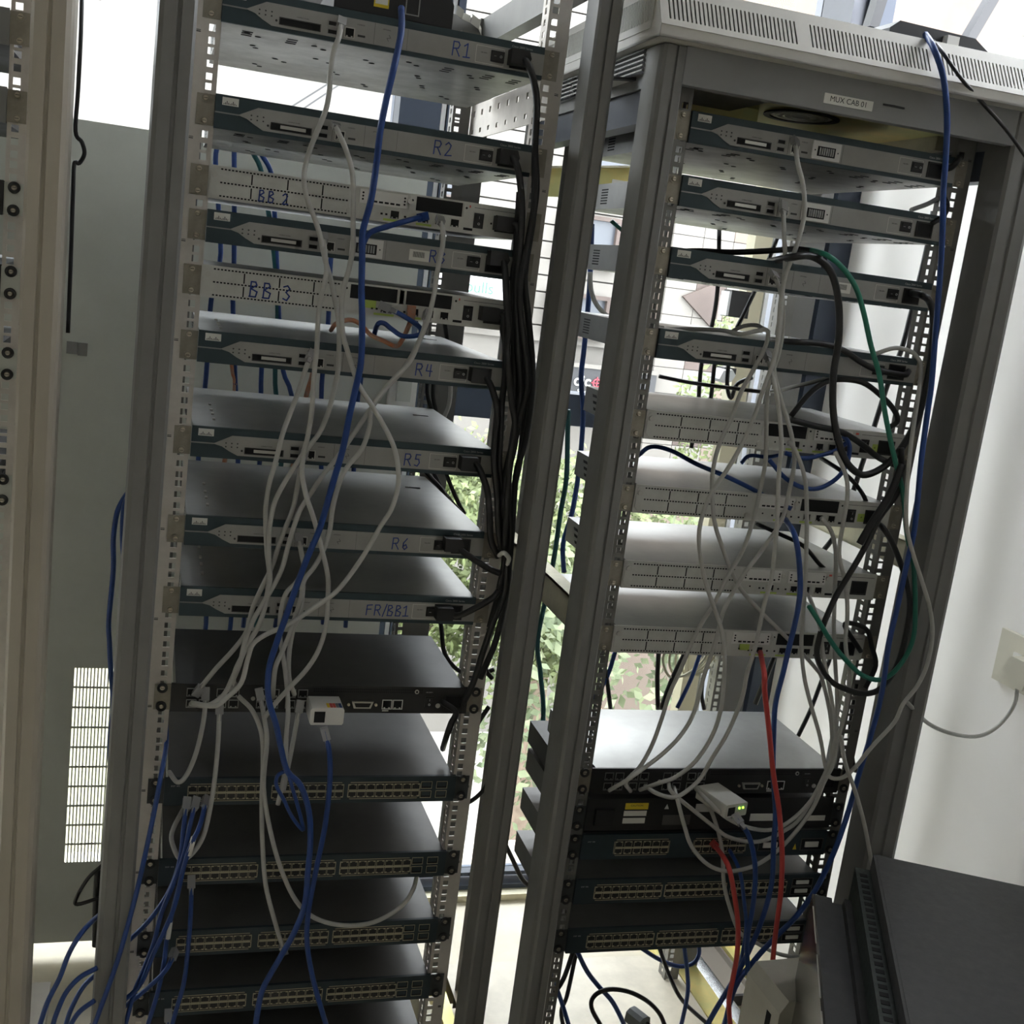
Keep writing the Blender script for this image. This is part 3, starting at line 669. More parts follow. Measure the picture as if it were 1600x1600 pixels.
def lan_switch(t, blocks, sfp, w=.447, D=.38, z0=.30, z1=.62, cols=8, trim='beige', front='navy', slots=None):
    chassis(t, w, D, 'swtop', 'swtop', wide=.438)
    MB().mt(front).box(0, w, -.0055, 0, 0, H).build('front_panel', t)
    for (u0, u1) in blocks:
        fr = MB().mt(trim).prism([(u0*w+.004, .14*H), (u1*w-.004, .14*H), (u1*w, .14*H+.004), (u1*w, .80*H-.004), (u1*w-.004, .80*H), (u0*w+.004, .80*H), (u0*w, .80*H-.004), (u0*w, .14*H+.004)], -.0057, -.0055).build('port_block', t)
        MB().mt('blk2').box(u0*w+.0009, u1*w-.0009, -.0059, -.0057, .14*H+.0012, .80*H-.0012).build('block_inset', fr)
        MB().mt(trim).box(u0*w+.002, u1*w-.002, -.0068, -.0059, .445*H, .495*H).build('divider_bar', fr)
        p = (u1-u0)*w/cols
        for k in range(cols):
            for j in range(2): ob('network_port', PM[j], fr, (u0*w+p*(k+.5), 0, (.325+j*.29)*H))
    if sfp:
        for u in (.896, .952):
            for v in (.30, .66):
                b = MB().mt('beige').frame((u-.022)*w, (u+.018)*w, (v-.14)*H, (v+.14)*H, .0006, -.0068, -.0055); b.mt('hole').box((u-.020)*w, (u+.016)*w, -.0058, -.0055, (v-.12)*H, (v+.12)*H); b.mt('navy').box((u-.017)*w, (u+.013)*w, -.0062, -.0058, (v-.06)*H, (v+.1)*H); b.build('uplink_cage', t)
    for (u0, u1, v0, v1) in (slots or []):
        b = MB().mt('swtop').frame(u0*w, u1*w, v0*H, v1*H, .0009, -.0072, -.0055); b.mt('hole').box(u0*w+.0009, u1*w-.0009, -.0058, -.0055, v0*H+.0009, v1*H-.0009)
        um = (u1-u0); b.mt('label').box((u0+um*.2)*w, (u1-um*.2)*w, -.0075, -.0058, (v0+(v1-v0)*.28)*H, (v1-(v1-v0)*.28)*H); b.build('uplink_cage', t)
    text('front_lettering', 'SYST  RPS', .0030, 'grey_print', t, txz(.035*w, -.0056, .72*H), .0001)
    ears(t, w, 'eard', ring=True)
ZA = {'R1': 1.8422, 'R2': 1.7094, 'BB2': 1.6193, 'R3': 1.5614, 'BB3': 1.4881, 'R4': 1.4, 'R5': 1.2676, 'R6': 1.1394, 'FR': 1.0341, 'AS': 0.886, 'S1': 0.7367, 'S2': 0.6044, 'S3': 0.4833, 'S4': 0.3792, 'S5': .268}
ZB = {'B1': 1.7839, 'B2': 1.6962, 'B3': 1.5952, 'B4': 1.4777, 'B5': 1.357, 'B6': 1.2434, 'B7': 1.1246, 'B8': 1.02, 'B9': 0.7813, 'B10': .7175, 'B11': 0.6666, 'B12': 0.5866, 'B13': 0.4974}
def dev(kind, label, cat, z, rackb=False, group=None, dx=0., w=W):
    if rackb:
        p = Vector((BX, BY, 0))+Matrix.Rotation(BR, 3, 'Z') @ Vector((dx, 0, 0)); return thing(kind, label, cat, (p.x, p.y, z), BR, group)
    return thing(kind, label, cat, (dx, 0, z), 0, group)
for i, (py, l) in enumerate(((42, 'topmost'), (165, 'second from the top'), (310, 'third from the top'), (441, 'fourth from the top'), (568, 'fifth from the top'), (765, 'lowest'))):
    z = at(14, py, 0).z-H/2; t = thing('rack_unit', ('edge of a grey unit in the cream rack, ' if i < 2 else 'edge of a dark unit with black-ringed screws, cream rack, ')+l, 'unit', (-.692, 0, z), 0, 'units in the cream rack')
    chassis(t, W, .35, 'black', 'black'); MB().mt('black' if i > 1 else 'grille').box(0, W, -.004, 0, 0, H).build('front_panel', t); ears(t, W, 'ear' if i < 2 else 'panel', ring=i > 1)
GA, GB = 'routers in the left rack', 'routers in the right rack'
L = 'grey router with blue handwritten mark %s in the left rack'
bezel_router(dev('rack_router', L % 'R1'+', topmost', 'router', ZA['R1'], group=GA), mark=('R1', .70, W, .018, .011), card=False)
bezel_router(dev('rack_router', L % 'R2', 'router', ZA['R2'], group=GA), mark=('R2', .675, W, .018, .011))
bezel_router(dev('rack_router', L % 'R3'+' beside a barcode label', 'router', ZA['R3'], group=GA), mark=('R3', .700, W, .016, .012), dip=True, serial=.665)
bezel_router(dev('rack_router', L % 'R4', 'router', ZA['R4'], group=GA), mark=('R4', .695, W, .017, .011))
bezel_router(dev('rack_router', L % 'R5', 'router', ZA['R5'], group=GA), mark=('R5', .690, W, .017, .010))
bezel_router(dev('rack_router', L % 'R6', 'router', ZA['R6'], group=GA), mark=('R6', .680, W, .017, .010), card=False)
bezel_router(dev('rack_router', L % 'FR/BB1', 'router', ZA['FR'], group=GA), mark=('FR/BB1', .615, W, .016, .011, 'ink', -.0076, .0016, .78), card=False)
slot_router(dev('modular_router', 'pale modular router with blank cover plates marked BB 2 in blue, left rack', 'router', ZA['BB2'], group=GA, dx=-.002), ('BB 2', .150, .446, .014, .005, 'ink', -.0058, .0018), ('wic', 'gap'))
slot_router(dev('modular_router', 'pale modular router with an orange plug and blue mark BB 3, left rack', 'router', ZA['BB3'], group=GA, dx=-.002), ('BB 3', .145, .446, .020, .008, 'ink', -.0058, .0020), ('gap', 'gap'), sticker=.50)
access_server(dev('access_server', 'black access server with eight plugged sockets in the left rack', 'server', ZA['AS'], dx=-.003))
S48 = [(.075, .330), (.352, .600), (.614, .872)]
sw = ['dark 48 port switch right below the black access server, left rack', 'second dark 48 port switch from the top of the left rack', 'third dark 48 port switch down in the left rack, behind the white cable loop', 'fourth dark 48 port switch down in the left rack, near the bottom edge']
for k in range(4): lan_switch(dev('network_switch', sw[k], 'switch', ZA['S%d' % (k+1)], group='48 port switches in the left rack', dx=-.003), S48, True)
lan_switch(dev('network_switch', 'lowest switch of the left rack, only its dark lid showing at the bottom edge', 'switch', ZA['S5'], dx=-.003), S48, True)
LB = 'grey teal-bezel router in the right rack, %s'
bezel_router(dev('rack_router', LB % 'topmost, under the gold fan tray', 'router', ZB['B1'], True, GB), dip=True)
bezel_router(dev('rack_router', LB % 'second from top, without gold tray above', 'router', ZB['B2'], True, GB), dip=True)
bezel_router(dev('rack_router', LB % 'third from top, with a paper label', 'router', ZB['B3'], True, GB), serial=.645)
bezel_router(dev('rack_router', LB % 'fourth from top, white cable on it', 'router', ZB['B4'], True, GB))
LS = 'pale modular router in the right rack, %s'
slot_router(dev('modular_router', LS % 'topmost of four, with a small green light', 'router', ZB['B5'], True, GB), None, ('gap', 'wic'), sticker=.875)
slot_router(dev('modular_router', LS % 'second of four, blue cable over its lid', 'router', ZB['B6'], True, GB), None, ('wic', 'gap'), sticker=.87)
slot_router(dev('modular_router', LS % 'third of four, with two white interface cards', 'router', ZB['B7'], True, GB), None, ('wic', 'wic'))
slot_router(dev('modular_router', LS % 'lowest of four, above the wide gap', 'router', ZB['B8'], True, GB), None, ('wic', 'gap'), sticker=.49)
t9 = dev('access_server', 'black access server with a shiny grey lid in the right rack', 'server', ZB['B9'], True); t9['bright'] = 1; access_server(t9); del t9['bright']
# black unit with yellow warning label
t = dev('rack_power_unit', 'black unit with yellow and white labels under the right access server', 'unit', ZB['B10'], True); w = .447
chassis(t, w, .34, 'black', 'black'); MB().mt('black').box(0, w, -.005, 0, 0, H+.012).build('front_panel', t)
MB().mt('yellow').box(.145*w, .235*w, -.0055, -.005, .85*H, 1.1*H).build('warning_label', t)
MB().mt('label').box(.143*w, .232*w, -.0055, -.005, .58*H, .79*H).box(.143*w, .230*w, -.0055, -.005, .28*H, .50*H).build('paper_label', t)
text('label_lettering', 'CAUTION', .0048, 'print', t, txz(.19*w, -.0056, 1.0*H), .0001)
MB().mt('swtop').box(.30*w, .41*w, -.0055, -.005, .20*H, .60*H).build('metal_plate', t)
MB().mt('grey_print').box(.425*w, .52*w, -.0054, -.005, .72*H, 1.05*H).build('paper_label', t)
MB().mt('label').box(.655*w, .78*w, -.0055, -.005, .32*H, .62*H).box(.90*w, .975*w, -.0055, -.005, .30*H, .52*H).build('paper_label', t)
MB().mt('blk2').box(.03*w, .10*w, -.012, -.005, .25*H, .9*H).build('plug_block', t)
MB().mt('grey_print').prism([(.30*w, .85*H), (.318*w, .85*H), (.309*w, 1.05*H)], -.0054, -.005).build('warning_mark', t)
ears(t, w, 'eard', ring=True)
t = dev('network_switch', 'teal-black 24 port switch with two small port blocks, right rack', 'switch', ZB['B11'], True)
lan_switch(t, [(.125, .345), (.44, .66)], False, cols=6, D=.33, slots=[(.71, .81, .22, .72), (.89, .985, .22, .72)])
for u in (.69, .868): MB().mt('yellow').prism([((u-.008)*.447, .25*H), ((u+.008)*.447, .25*H), (u*.447, .5*H)], -.0059, -.0055).build('warning_triangle', t)
S3 = [(.075, .345), (.355, .610), (.625, .865)]
for k, (n, l) in enumerate((('B12', 'dark 48 port switch with two stacked uplink slots, second lowest of the right rack'), ('B13', 'lowest dark 48 port switch of the right rack, above the cream base'))):
    lan_switch(dev('network_switch', l, 'switch', ZB[n], True, '48 port switches in the right rack'), S3, False, D=.33, slots=[(.885, .975, .50, .84), (.885, .975, .12, .46)])

# ------------------------------------------------------------------ cables
def spline(P, n=5):
    if len(P) < 3: return P
    Q = [P[0]*2-P[1]]+P+[P[-1]*2-P[-2]]; R = []
    for i in range(1, len(Q)-2):
        a, b_, c, d = Q[i-1:i+3]
        for k in range(n):
            t = k/n; R.append(.5*((2*b_)+(c-a)*t+(2*a-5*b_+4*c-d)*t*t+(3*b_-a-3*c+d)*t**3))
    R.append(P[-1]); return R
def tube(P, r, matn, name, n=7):
    v = []; f = []; up = None
    for i, p in enumerate(P):
        T = (P[min(i+1, len(P)-1)]-P[max(i-1, 0)]).normalized()
        if up is None: up = T.orthogonal().normalized()
        up = (up-T*up.dot(T)).normalized(); s_ = T.cross(up)
        for k in range(n):
            a = 2*math.pi*k/n; v.append(tuple(p+up*r*math.cos(a)+s_*r*math.sin(a)))
    for i in range(len(P)-1):
        for k in range(n): j = (k+1) % n; f.append((i*n+k, i*n+j, (i+1)*n+j, (i+1)*n+k))
    f.append(tuple(range(n-1, -1, -1))); f.append(tuple(range((len(P)-1)*n, len(P)*n)))
    me = bpy.data.meshes.new(name); me.from_pydata(v, [], f); me.materials.append(M_[matn]); me.polygons.foreach_set('use_smooth', [True]*len(f)); me.update(); return me
def plug_mesh(p, q, name, parent, matn='plug', w_=.0058, l=.022):
    d = (q-p).normalized(); s_ = d.cross(Vector((0, 1, 0)));
    if s_.length < .1: s_ = Vector((1, 0, 0))
    s_.normalize(); n_ = s_.cross(d)
    b = MB().mt(matn)
    def bx(a0, a1, w1, h1, w2, h2):
        C0, C1 = p+d*a0, p+d*a1
        A_ = [C0-s_*w1-n_*h1, C0+s_*w1-n_*h1, C0+s_*w1+n_*h1, C0-s_*w1+n_*h1]; B1 = [C1-s_*w2-n_*h2, C1+s_*w2-n_*h2, C1+s_*w2+n_*h2, C1-s_*w2+n_*h2]
        b.quad(*A_); b.quad(*reversed(B1))
        for i in range(4): j = (i+1) % 4; b.quad(A_[i], B1[i], B1[j], A_[j])
    bx(-.004, l*.7, w_, w_*.7, w_, w_*.7); bx(l*.7, l*1.15, w_*.62, w_*.55, w_*.45, w_*.45)
    b.build(name, parent)
def cable(matn, label, pts, y=-.05, r=.0036, y0=None, y1=None, plug=None, plug1=None, name='network_cable', group=None, cat='cable'):
    P = []
    for i, p in enumerate(pts):
        yy = p[2] if len(p) > 2 else y
        if len(p) < 3 and i == 0 and y0 is not None: yy = y0
        if len(p) < 3 and i == len(pts)-1 and y1 is not None: yy = y1
        P.append(at(p[0], p[1], yy))
    S_ = spline(P)
    o = ob(name, tube(S_, r, matn, name)); tag(o, label, cat, group)
    if plug: plug_mesh(S_[0], S_[min(3, len(S_)-1)], 'plug', o, plug)
    if plug1: plug_mesh(S_[-1], S_[max(-4, -len(S_))], 'plug', o, plug1)
    return o
GW = 'grey-white network cables in front of the left rack'
F0 = -.016
cable('wcable', 'grey-white cable dropping from router R1 down the middle of the left rack', [(534, 32), (530, 57), (521, 82), (516, 118), (515, 140), (509, 172), (495, 207), (484, 235), (476, 265), (476, 292), (482, 317), (490, 337), (500, 367), (508, 405), (517, 437), (524, 472), (529, 502), (530, 530), (528, 580), (520, 617), (512, 647), (500, 675), (485, 695), (470, 715), (450, 745), (432, 778), (425, 802), (421, 830), (420, 870), (422, 905), (415, 945), (405, 975), (391, 1000), (380, 1022), (367, 1050), (364, 1078, F0)], -.045, y0=F0, plug='plug', plug1='plug', group=GW)
cable('wcable', 'grey-white cable from router R2 bulging far right beside mark R5, then back left', [(524, 196), (531, 212), (540, 232), (549, 262), (552, 292), (552, 337), (552, 370), (552, 387), (545, 422), (536, 455), (534, 492), (536, 522), (545, 555), (560, 600), (580, 632), (597, 660), (615, 697), (622, 730), (622, 760), (612, 795), (595, 822), (575, 857), (552, 892), (525, 925), (490, 950), (452, 975), (415, 992), (395, 1007), (387, 1030), (377, 1067), (355, 1090), (335, 1103), (300, 1098, F0)], -.075, y0=F0, plug='plug', group=GW)
cable('wcable', 'grey-white cable from router R3 that ends hanging free below the black access server', [(505, 368), (508, 400), (510, 425), (502, 462), (497, 497), (495, 542), (490, 592), (487, 642), (481, 680), (474, 712), (472, 742), (479, 777), (490, 810), (502, 855), (512, 900), (512, 935), (510, 972), (500, 1010), (482, 1042), (452, 1075), (432, 1097), (414, 1120)], -.06, y0=F0, plug='plug', group=GW)
cable('wcable', 'grey-white cable from router R4 sloping left past router R5', [(487, 552), (480, 570), (467, 610), (455, 642), (442, 677), (432, 717), (421, 755), (416, 785), (415, 810), (417, 860), (421, 900), (415, 940), (405, 977), (387, 1007), (377, 1030), (365, 1055), (350, 1085), (325, 1102), (297, 1100, F0)], -.036, y0=F0, plug='plug', group=GW)
cable('wcable', 'grey-white cable from router R5 going to the top left socket of the access server', [(476, 705), (470, 730), (464, 765), (457, 797), (440, 840), (425, 885), (412, 912), (395, 950), (385, 987), (365, 1015), (340, 1042), (325, 1060), (307, 1083, F0)], -.03, y0=F0, plug='plug', plug1='plug', group=GW)
cable('wcable', 'grey-white cable from the BB 2 router passing over router R4 mark', [(687, 342), (692, 362), (691, 386), (684, 420), (678, 460), (668, 500), (652, 540), (640, 565), (617, 590), (597, 612), (580, 637), (577, 667), (565, 702), (542, 730), (530, 755), (520, 792), (515, 830), (505, 860), (490, 887), (475, 907), (470, 935), (460, 967), (452, 992), (440, 1020), (430, 1045), (426, 1090, F0)], -.055, y0=F0, plug='plug', group=GW)
cable('wcable', 'grey-white cable from the BB 3 router crossing diagonally to the lower left', [(668, 490), (662, 515), (648, 548), (628, 580), (604, 606), (592, 622), (575, 645), (555, 675), (527, 715), (505, 742), (485, 772), (470, 795), (462, 815), (452, 847), (440, 890), (422, 925), (397, 967), (382, 1005), (374, 1040), (357, 1078, F0)], -.045, y0=F0, plug='plug', group=GW)
cable('wcable', 'grey-white cable from router R6 running down past the access server to the first switch', [(466, 838), (471, 865), (474, 890), (462, 911), (447, 927), (439, 955), (437, 990), (442, 1025), (447, 1060), (450, 1110), (447, 1155), (445, 1205), (434, 1257)], -.05, y0=F0, plug='plug', group=GW)
cable('wcable', 'short grey-white cable from router FR/BB1 down to the access server', [(474, 915), (470, 950), (458, 985), (452, 1022), (452, 1060), (460, 1085, F0)], -.04, y0=F0, group=GW)
cable('wcable', 'grey-white cable looping low right across the third switch', [(405, 1080), (414, 1127), (417, 1161), (412, 1229), (422, 1296), (439, 1357), (463, 1408), (493, 1435), (537, 1446), (584, 1441), (625, 1418), (645, 1391), (652, 1364)], -.045, y0=F0, y1=.05, plug='plug', group=GW)
cable('wcable', 'grey-white cable plugged near the middle of the third switch', [(373, 1088), (395, 1111), (409, 1148), (411, 1195), (409, 1249), (410, 1313), (415, 1381), (429, 1438), (444, 1487)], -.035, y0=F0, y1=F0, plug1='plug', group=GW)
cable('wcable', 'grey-white cable curling to the left rail above the first switch', [(321, 1078), (319, 1121), (307, 1175), (291, 1212), (277, 1222), (264, 1206)], -.03, y0=F0, y1=.0, plug='plug', group=GW)
cable('wcable', 'grey-white cable making a loop behind the blue cables by the second switch', [(343, 1100), (342, 1140), (338, 1195), (331, 1249), (318, 1306), (297, 1337), (280, 1341), (268, 1312), (272, 1292), (286, 1265)], -.03, y0=F0, y1=.0, plug='plug', group=GW)
cable('wcable', 'short grey-white cable from the right socket group down to the first switch', [(469, 1098), (459, 1154), (451, 1195), (443, 1235)], -.035, y0=F0, plug='plug', group=GW)
GBL = 'blue network cables in front of the left rack'
cable('bcable', 'thick blue cable from the box on top running down the whole left rack', [(627, 12, -.02), (627, 50, -.05), (617, 100), (605, 150), (595, 200), (589, 250), (580, 312), (567, 362), (566, 405), (565, 455), (566, 505), (564, 567), (555, 610), (545, 655), (535, 705), (520, 755), (500, 825), (480, 872), (462, 920), (448, 960), (432, 1005), (420, 1047), (420, 1092), (432, 1135), (439, 1168), (449, 1205), (470, 1228), (483, 1269), (485, 1317), (481, 1364), (476, 1414), (459, 1458), (432, 1506), (409, 1550), (398, 1610)], -.08, .0046, group=GBL)
cable('bcable', 'slim blue loop hanging in front of the first and second switches', [(449, 1203), (434, 1212), (432, 1228), (443, 1249), (456, 1276), (472, 1296), (473, 1290), (466, 1262), (455, 1225), (450, 1205)], -.06, .0030, group=GBL)
cable('bcable', 'blue cable hanging from the small beige converter box', [(507, 1141), (515, 1178), (515, 1229), (507, 1296), (493, 1364), (482, 1425), (480, 1475), (490, 1533), (512, 1610)], -.06, .0042, plug='plug', group=GBL)
cable('bcable', 'blue cable from the BB 2 router joining the thick blue cable', [(664, 338), (636, 345), (606, 354), (578, 364), (566, 385)], -.05, .0040, y0=F0, plug='bcable', group=GBL)
cable('bcable', 'blue cable from the BB 3 router dropping behind router R4', [(598, 478), (618, 487), (642, 501), (656, 512), (655, 523), (630, 525), (612, 514), (600, 505), (590, 507), (584, 525)], -.03, .0036, y0=F0, y1=.02, plug='plug', group=GBL)
cable('ocable', 'dusty orange cable from the BB 3 router lying on router R4', [(643, 482), (640, 505), (628, 532), (618, 541), (600, 533), (580, 524), (562, 506), (545, 500), (525, 506), (517, 516)], -.015, .0034, y0=F0, y1=.05, plug='ocable')
LBd = [
 ('blue cable from the first switch leftmost plug, bending to the lower left corner', [(292, 1250), (287, 1294), (281, 1344), (265, 1391), (234, 1437), (196, 1475), (174, 1503), (134, 1537), (112, 1575), (102, 1605)], -.045),
 ('blue cable from the first switch second plug', [(306, 1250), (296, 1294), (287, 1337), (271, 1381), (252, 1428), (240, 1475), (224, 1516), (209, 1553), (195, 1605)], -.055),
 ('blue cable with a small white tag from the first switch third plug', [(323, 1248), (312, 1291), (299, 1319), (287, 1356), (274, 1412), (259, 1450), (240, 1490), (215, 1544), (159, 1587), (140, 1605)], -.065),
 ('blue cable from the second switch hanging nearly straight', [(299, 1372), (298, 1428), (293, 1491), (287, 1537), (276, 1576), (268, 1605)], -.045),
 ('blue cable along the left rail of the left rack down to the corner', [(259, 1125, .02), (260, 1162, .0), (252, 1209), (240, 1272), (227, 1334), (215, 1387), (202, 1437), (187, 1490), (171, 1537), (149, 1597), (145, 1610)], -.11),
 ('blue cable from the third switch sweeping under the rail', [(273, 1487), (259, 1516), (227, 1547), (196, 1572), (160, 1605)], -.05),
 ('blue cable arching out beside the left post and down to the bottom left', [(160, 1425, -.02), (131, 1453), (109, 1487), (93, 1528), (74, 1566), (61, 1605)], -.115),
 ('blue cable curving out of the left post low in the picture', [(152, 1512), (124, 1528), (102, 1553), (87, 1587), (82, 1605)], -.115),
 ('short blue cable at the bottom left leaving the left post', [(148, 1563), (124, 1581), (108, 1605)], -.115),
 ('blue cable from the fourth switch going straight down', [(263, 1580), (262, 1610)], -.03),
 ('blue cable with white tag passing left of the third switch', [(287, 1356), (272, 1415), (262, 1460), (256, 1506), (246, 1553), (230, 1605)], -.035),
]
for i, (l, p, y) in enumerate(LBd):
    o = cable('bcable', l, p, y, .0036, y0=(F0 if i in (0, 1, 2, 3, 5, 9) else None), plug='plug' if i in (0, 1, 2, 3, 5, 9) else None, group=GBL)
    if i in (2, 10):
        a_, b_ = (at(303, 1308, y), at(295, 1336, y)) if i == 2 else (at(266, 1440, y), at(262, 1466, y)); o2 = ob('cable_tag', tube([a_, b_], .0042, 'label', 'cable_tag'), o)
cable('bcable', 'blue cable hanging behind the gap left of the left rack', [(203, 765), (190, 785), (182, 805), (177, 844), (177, 891), (170, 969), (171, 1004), (173, 1047), (177, 1105), (172, 1152), (172, 1192)], .35, .0045)
cable('bcable', 'short blue cable loop beside the left rack post, in the gap', [(203, 768), (193, 795), (191, 844), (194, 880)], .30, .0040)
cable('kcable', 'thin black cable hanging along the cream post with a small loop', [(128, -10), (126, 60), (122, 140), (118, 205), (128, 222), (132, 240), (124, 255), (116, 256), (114, 300), (110, 420), (106, 520)], .20, .0032)
cable('kcable', 'thin black cable looping low behind the left post', [(160, 1352), (138, 1372), (120, 1402), (121, 1413), (158, 1402)], .30, .0035)
cable('kcable', 'dark cable dropping beside the left post near the floor strip', [(153, 1360), (150, 1410), (149, 1478)], .32, .006)
GR = 'patch cables hanging behind the left rack'
for i, (m, l, p) in enumerate((('bcable', 'blue cable hanging behind the left rack, nearest its left rail', [(340, 225), (337, 262), (345, 395), (330, 470), (322, 590), (310, 720), (318, 790), (322, 975), (300, 1100)]),
 ('bcable', 'blue cable hanging behind the left rack, second from its left rail', [(366, 235), (366, 262), (366, 400), (364, 470), (368, 600), (372, 720), (360, 980), (330, 1100)]),
 ('tcable', 'dark teal cable hanging behind the left rack below BB 3', [(395, 238), (410, 275), (428, 395), (434, 490), (430, 600), (440, 720), (400, 980)]),
 ('bcable', 'blue cable slanting behind the left rack below router R2', [(408, 240), (425, 275), (430, 350), (440, 560), (455, 615), (470, 720), (430, 980)]),
 ('bcable', 'blue cable hanging behind the middle of the left rack', [(520, 380), (516, 420), (512, 520), (503, 600), (502, 730), (505, 975)]),
 ('ocable', 'dusty orange cable hanging behind router R5', [(500, 540), (487, 590), (475, 635), (452, 760)]),
 ('bcable', 'blue cable hanging behind router R4 at its centre right', [(568, 560), (563, 600), (558, 640), (540, 980)]),
 ('bcable', 'blue cable hanging behind router R4 left of centre', [(410, 560), (408, 600), (406, 720), (380, 980)]),
 ('ocable', 'second orange cable hanging behind router R4, far left', [(360, 545), (364, 580), (367, 615), (345, 760)]))):
    cable(m, l, p, .47, .0045, group=GR)
GK = 'black power cables bundled beside the right rail of the left rack'
PK = [
 ('black power cable from topmost router R1', [(808, 92, -.012), (822, 96, -.03), (834, 126), (839, 165), (836, 232), (838, 298), (828, 364), (818, 414), (812, 455), (815, 505), (825, 580), (822, 617), (810, 662), (802, 705), (790, 755), (795, 790), (798, 834), (793, 880), (789, 927), (770, 974), (754, 1021), (739, 1068), (723, 1100)], -.05),
 ('black power cable from router R2', [(790, 246, -.012), (802, 248, -.03), (811, 272), (816, 331), (812, 397), (806, 455), (807, 505), (810, 555), (813, 592), (811, 630), (804, 667), (795, 730), (788, 787), (793, 827), (788, 880), (780, 920)], -.045),
 ('black power cable bending out of the pale BB 2 router', [(785, 350, -.012), (806, 352, -.03), (810, 365), (808, 397), (802, 430), (802, 492), (803, 560), (805, 630), (803, 680), (786, 760), (782, 850)], -.035),
 ('black power cable from router R3', [(775, 404, -.012), (788, 412, -.03), (791, 464), (795, 513), (792, 545), (796, 590), (800, 630), (805, 667), (797, 720), (792, 800), (788, 860)], -.055),
 ('black power cable under router R3, from the inlet of BB 3', [(762, 490, -.012), (786, 494, -.03), (786, 517), (790, 542), (789, 592), (784, 630), (782, 680), (780, 730), (787, 777), (790, 860)], -.04),
 ('black power cable from router R4', [(746, 585, -.012), (762, 594, -.03), (772, 617), (777, 642), (774, 680), (772, 717), (777, 777), (779, 827), (785, 865)], -.045),
 ('black power cable from router R5', [(730, 722, -.012), (745, 726, -.03), (755, 747), (762, 770), (765, 802), (767, 843), (779, 871)], -.045),
 ('black power cable from router R6', [(705, 848, -.012), (723, 862, -.03), (745, 877), (767, 890), (782, 896)], -.045),
 ('black power cable from router FR/BB1', [(692, 955, -.012), (715, 962, -.03), (745, 949), (770, 934), (780, 922)], -.045),
 ('black power cable from the left access server', [(690, 1096, -.012), (712, 1112, -.03), (705, 1130), (698, 1150), (692, 1170, .05)], -.03),
 ('black power cable in the bundle, outer right strand', [(836, 240), (834, 330), (820, 430), (826, 500), (832, 590), (822, 680), (806, 745), (800, 830), (790, 930), (775, 1000), (750, 1060)], -.03),
 ('black power cable in the bundle, behind strand beside the tall post', [(812, 300), (806, 420), (815, 540), (819, 640), (812, 720), (795, 800), (785, 900), (765, 980)], -.02)]
for i, (l, p, y) in enumerate(PK):
    o = cable('kcable', l, p, y, .0050, name='power_cable', group=GK)
    if i < 9:
        q = at(p[0][0], p[0][1], -.012); b = MB().mt('blk2').prism([(q.x-.013, q.z-.010), (q.x+.012, q.z-.010), (q.x+.016, q.z), (q.x+.012, q.z+.010), (q.x-.013, q.z+.010)], -.030, -.009); b.build('connector', o)
b = MB().mt('metal'); q = at(788, 872, -.06)
o = tag(ob('cable_tie', tube(spline([at(780, 868, -.055), at(787, 864, -.075), at(795, 872, -.06), at(792, 884, -.05)]), .0035, 'white', 'cable_tie')), 'white tie holding the black power cable bundle of the left rack', 'cable tie')
for l, p, y in (('thin black cable curving behind the right rail at the left access server', [(688, 965), (690, 985), (695, 1021), (714, 1046), (739, 1056), (757, 1052), (772, 1046)], .25),
 ('black cable loop right of the left rack, near the access server', [(757, 1005), (755, 1025), (760, 1048), (769, 1060)], .10),
 ('short black cable emerging left of the tall post at mid height', [(764, 1104), (750, 1125), (738, 1146)], .20),
 ('dark cable curving behind the left rack by the first switch', [(770, 1210), (755, 1235), (735, 1252), (715, 1258)], .22),
 ('first dark cable slanting behind router R6', [(655, 720), (668, 740), (690, 765), (705, 790)], .40),
 ('second dark cable slanting behind router R6', [(672, 720), (684, 752), (702, 780), (720, 800)], .42),
 ('third dark cable slanting behind router R6', [(690, 720), (703, 755), (716, 785), (726, 803)], .44),
 ('dark cable hanging behind router R5 at the rear rail', [(668, 590), (668, 615), (675, 640), (684, 650)], .44),
 ('second dark cable behind router R5 at the rear rail', [(678, 590), (677, 620), (682, 645)], .42),
 ('grey-white cable hanging behind router R5, right side', [(702, 560), (704, 600), (702, 630), (694, 652)], .50),
 ('dark cable hanging behind BB 3 at the rear rail', [(694, 500), (697, 520), (700, 540)], .42)):
    cable('wcable' if 'grey-white' in l else 'kcable', l, p, y, .0042)
# converter box on the left
def tap(label, p, y, parts, yaw=0):
    q = at(p[0], p[1], y); t = thing('media_converter', label, 'converter', (q.x, q.y, q.z), yaw)
    return t
t = tap('small beige converter box with coloured stripes hanging on the left access server', (511, 1120), -.055, 0)
b = MB().mt('white').prism([(-.023, -.013), (.023, -.013), (.025, -.010), (.025, .010), (.023, .013), (-.023, .013), (-.025, .010), (-.025, -.010)], 0, .048); b.build('case', t)
b = MB().mt('hole').box(-.019, -.003, -.0006, 0, -.009, .008); b.build('port', t)
for k, m_ in enumerate(('yellow', 'rcable', 'red', 'grille', 'bcable')):
    MB().mt(m_).box(.0+k*.0045, .004+k*.0045, .004+.0*k, .020, .0130, .0134).build('colour_stripe', t)

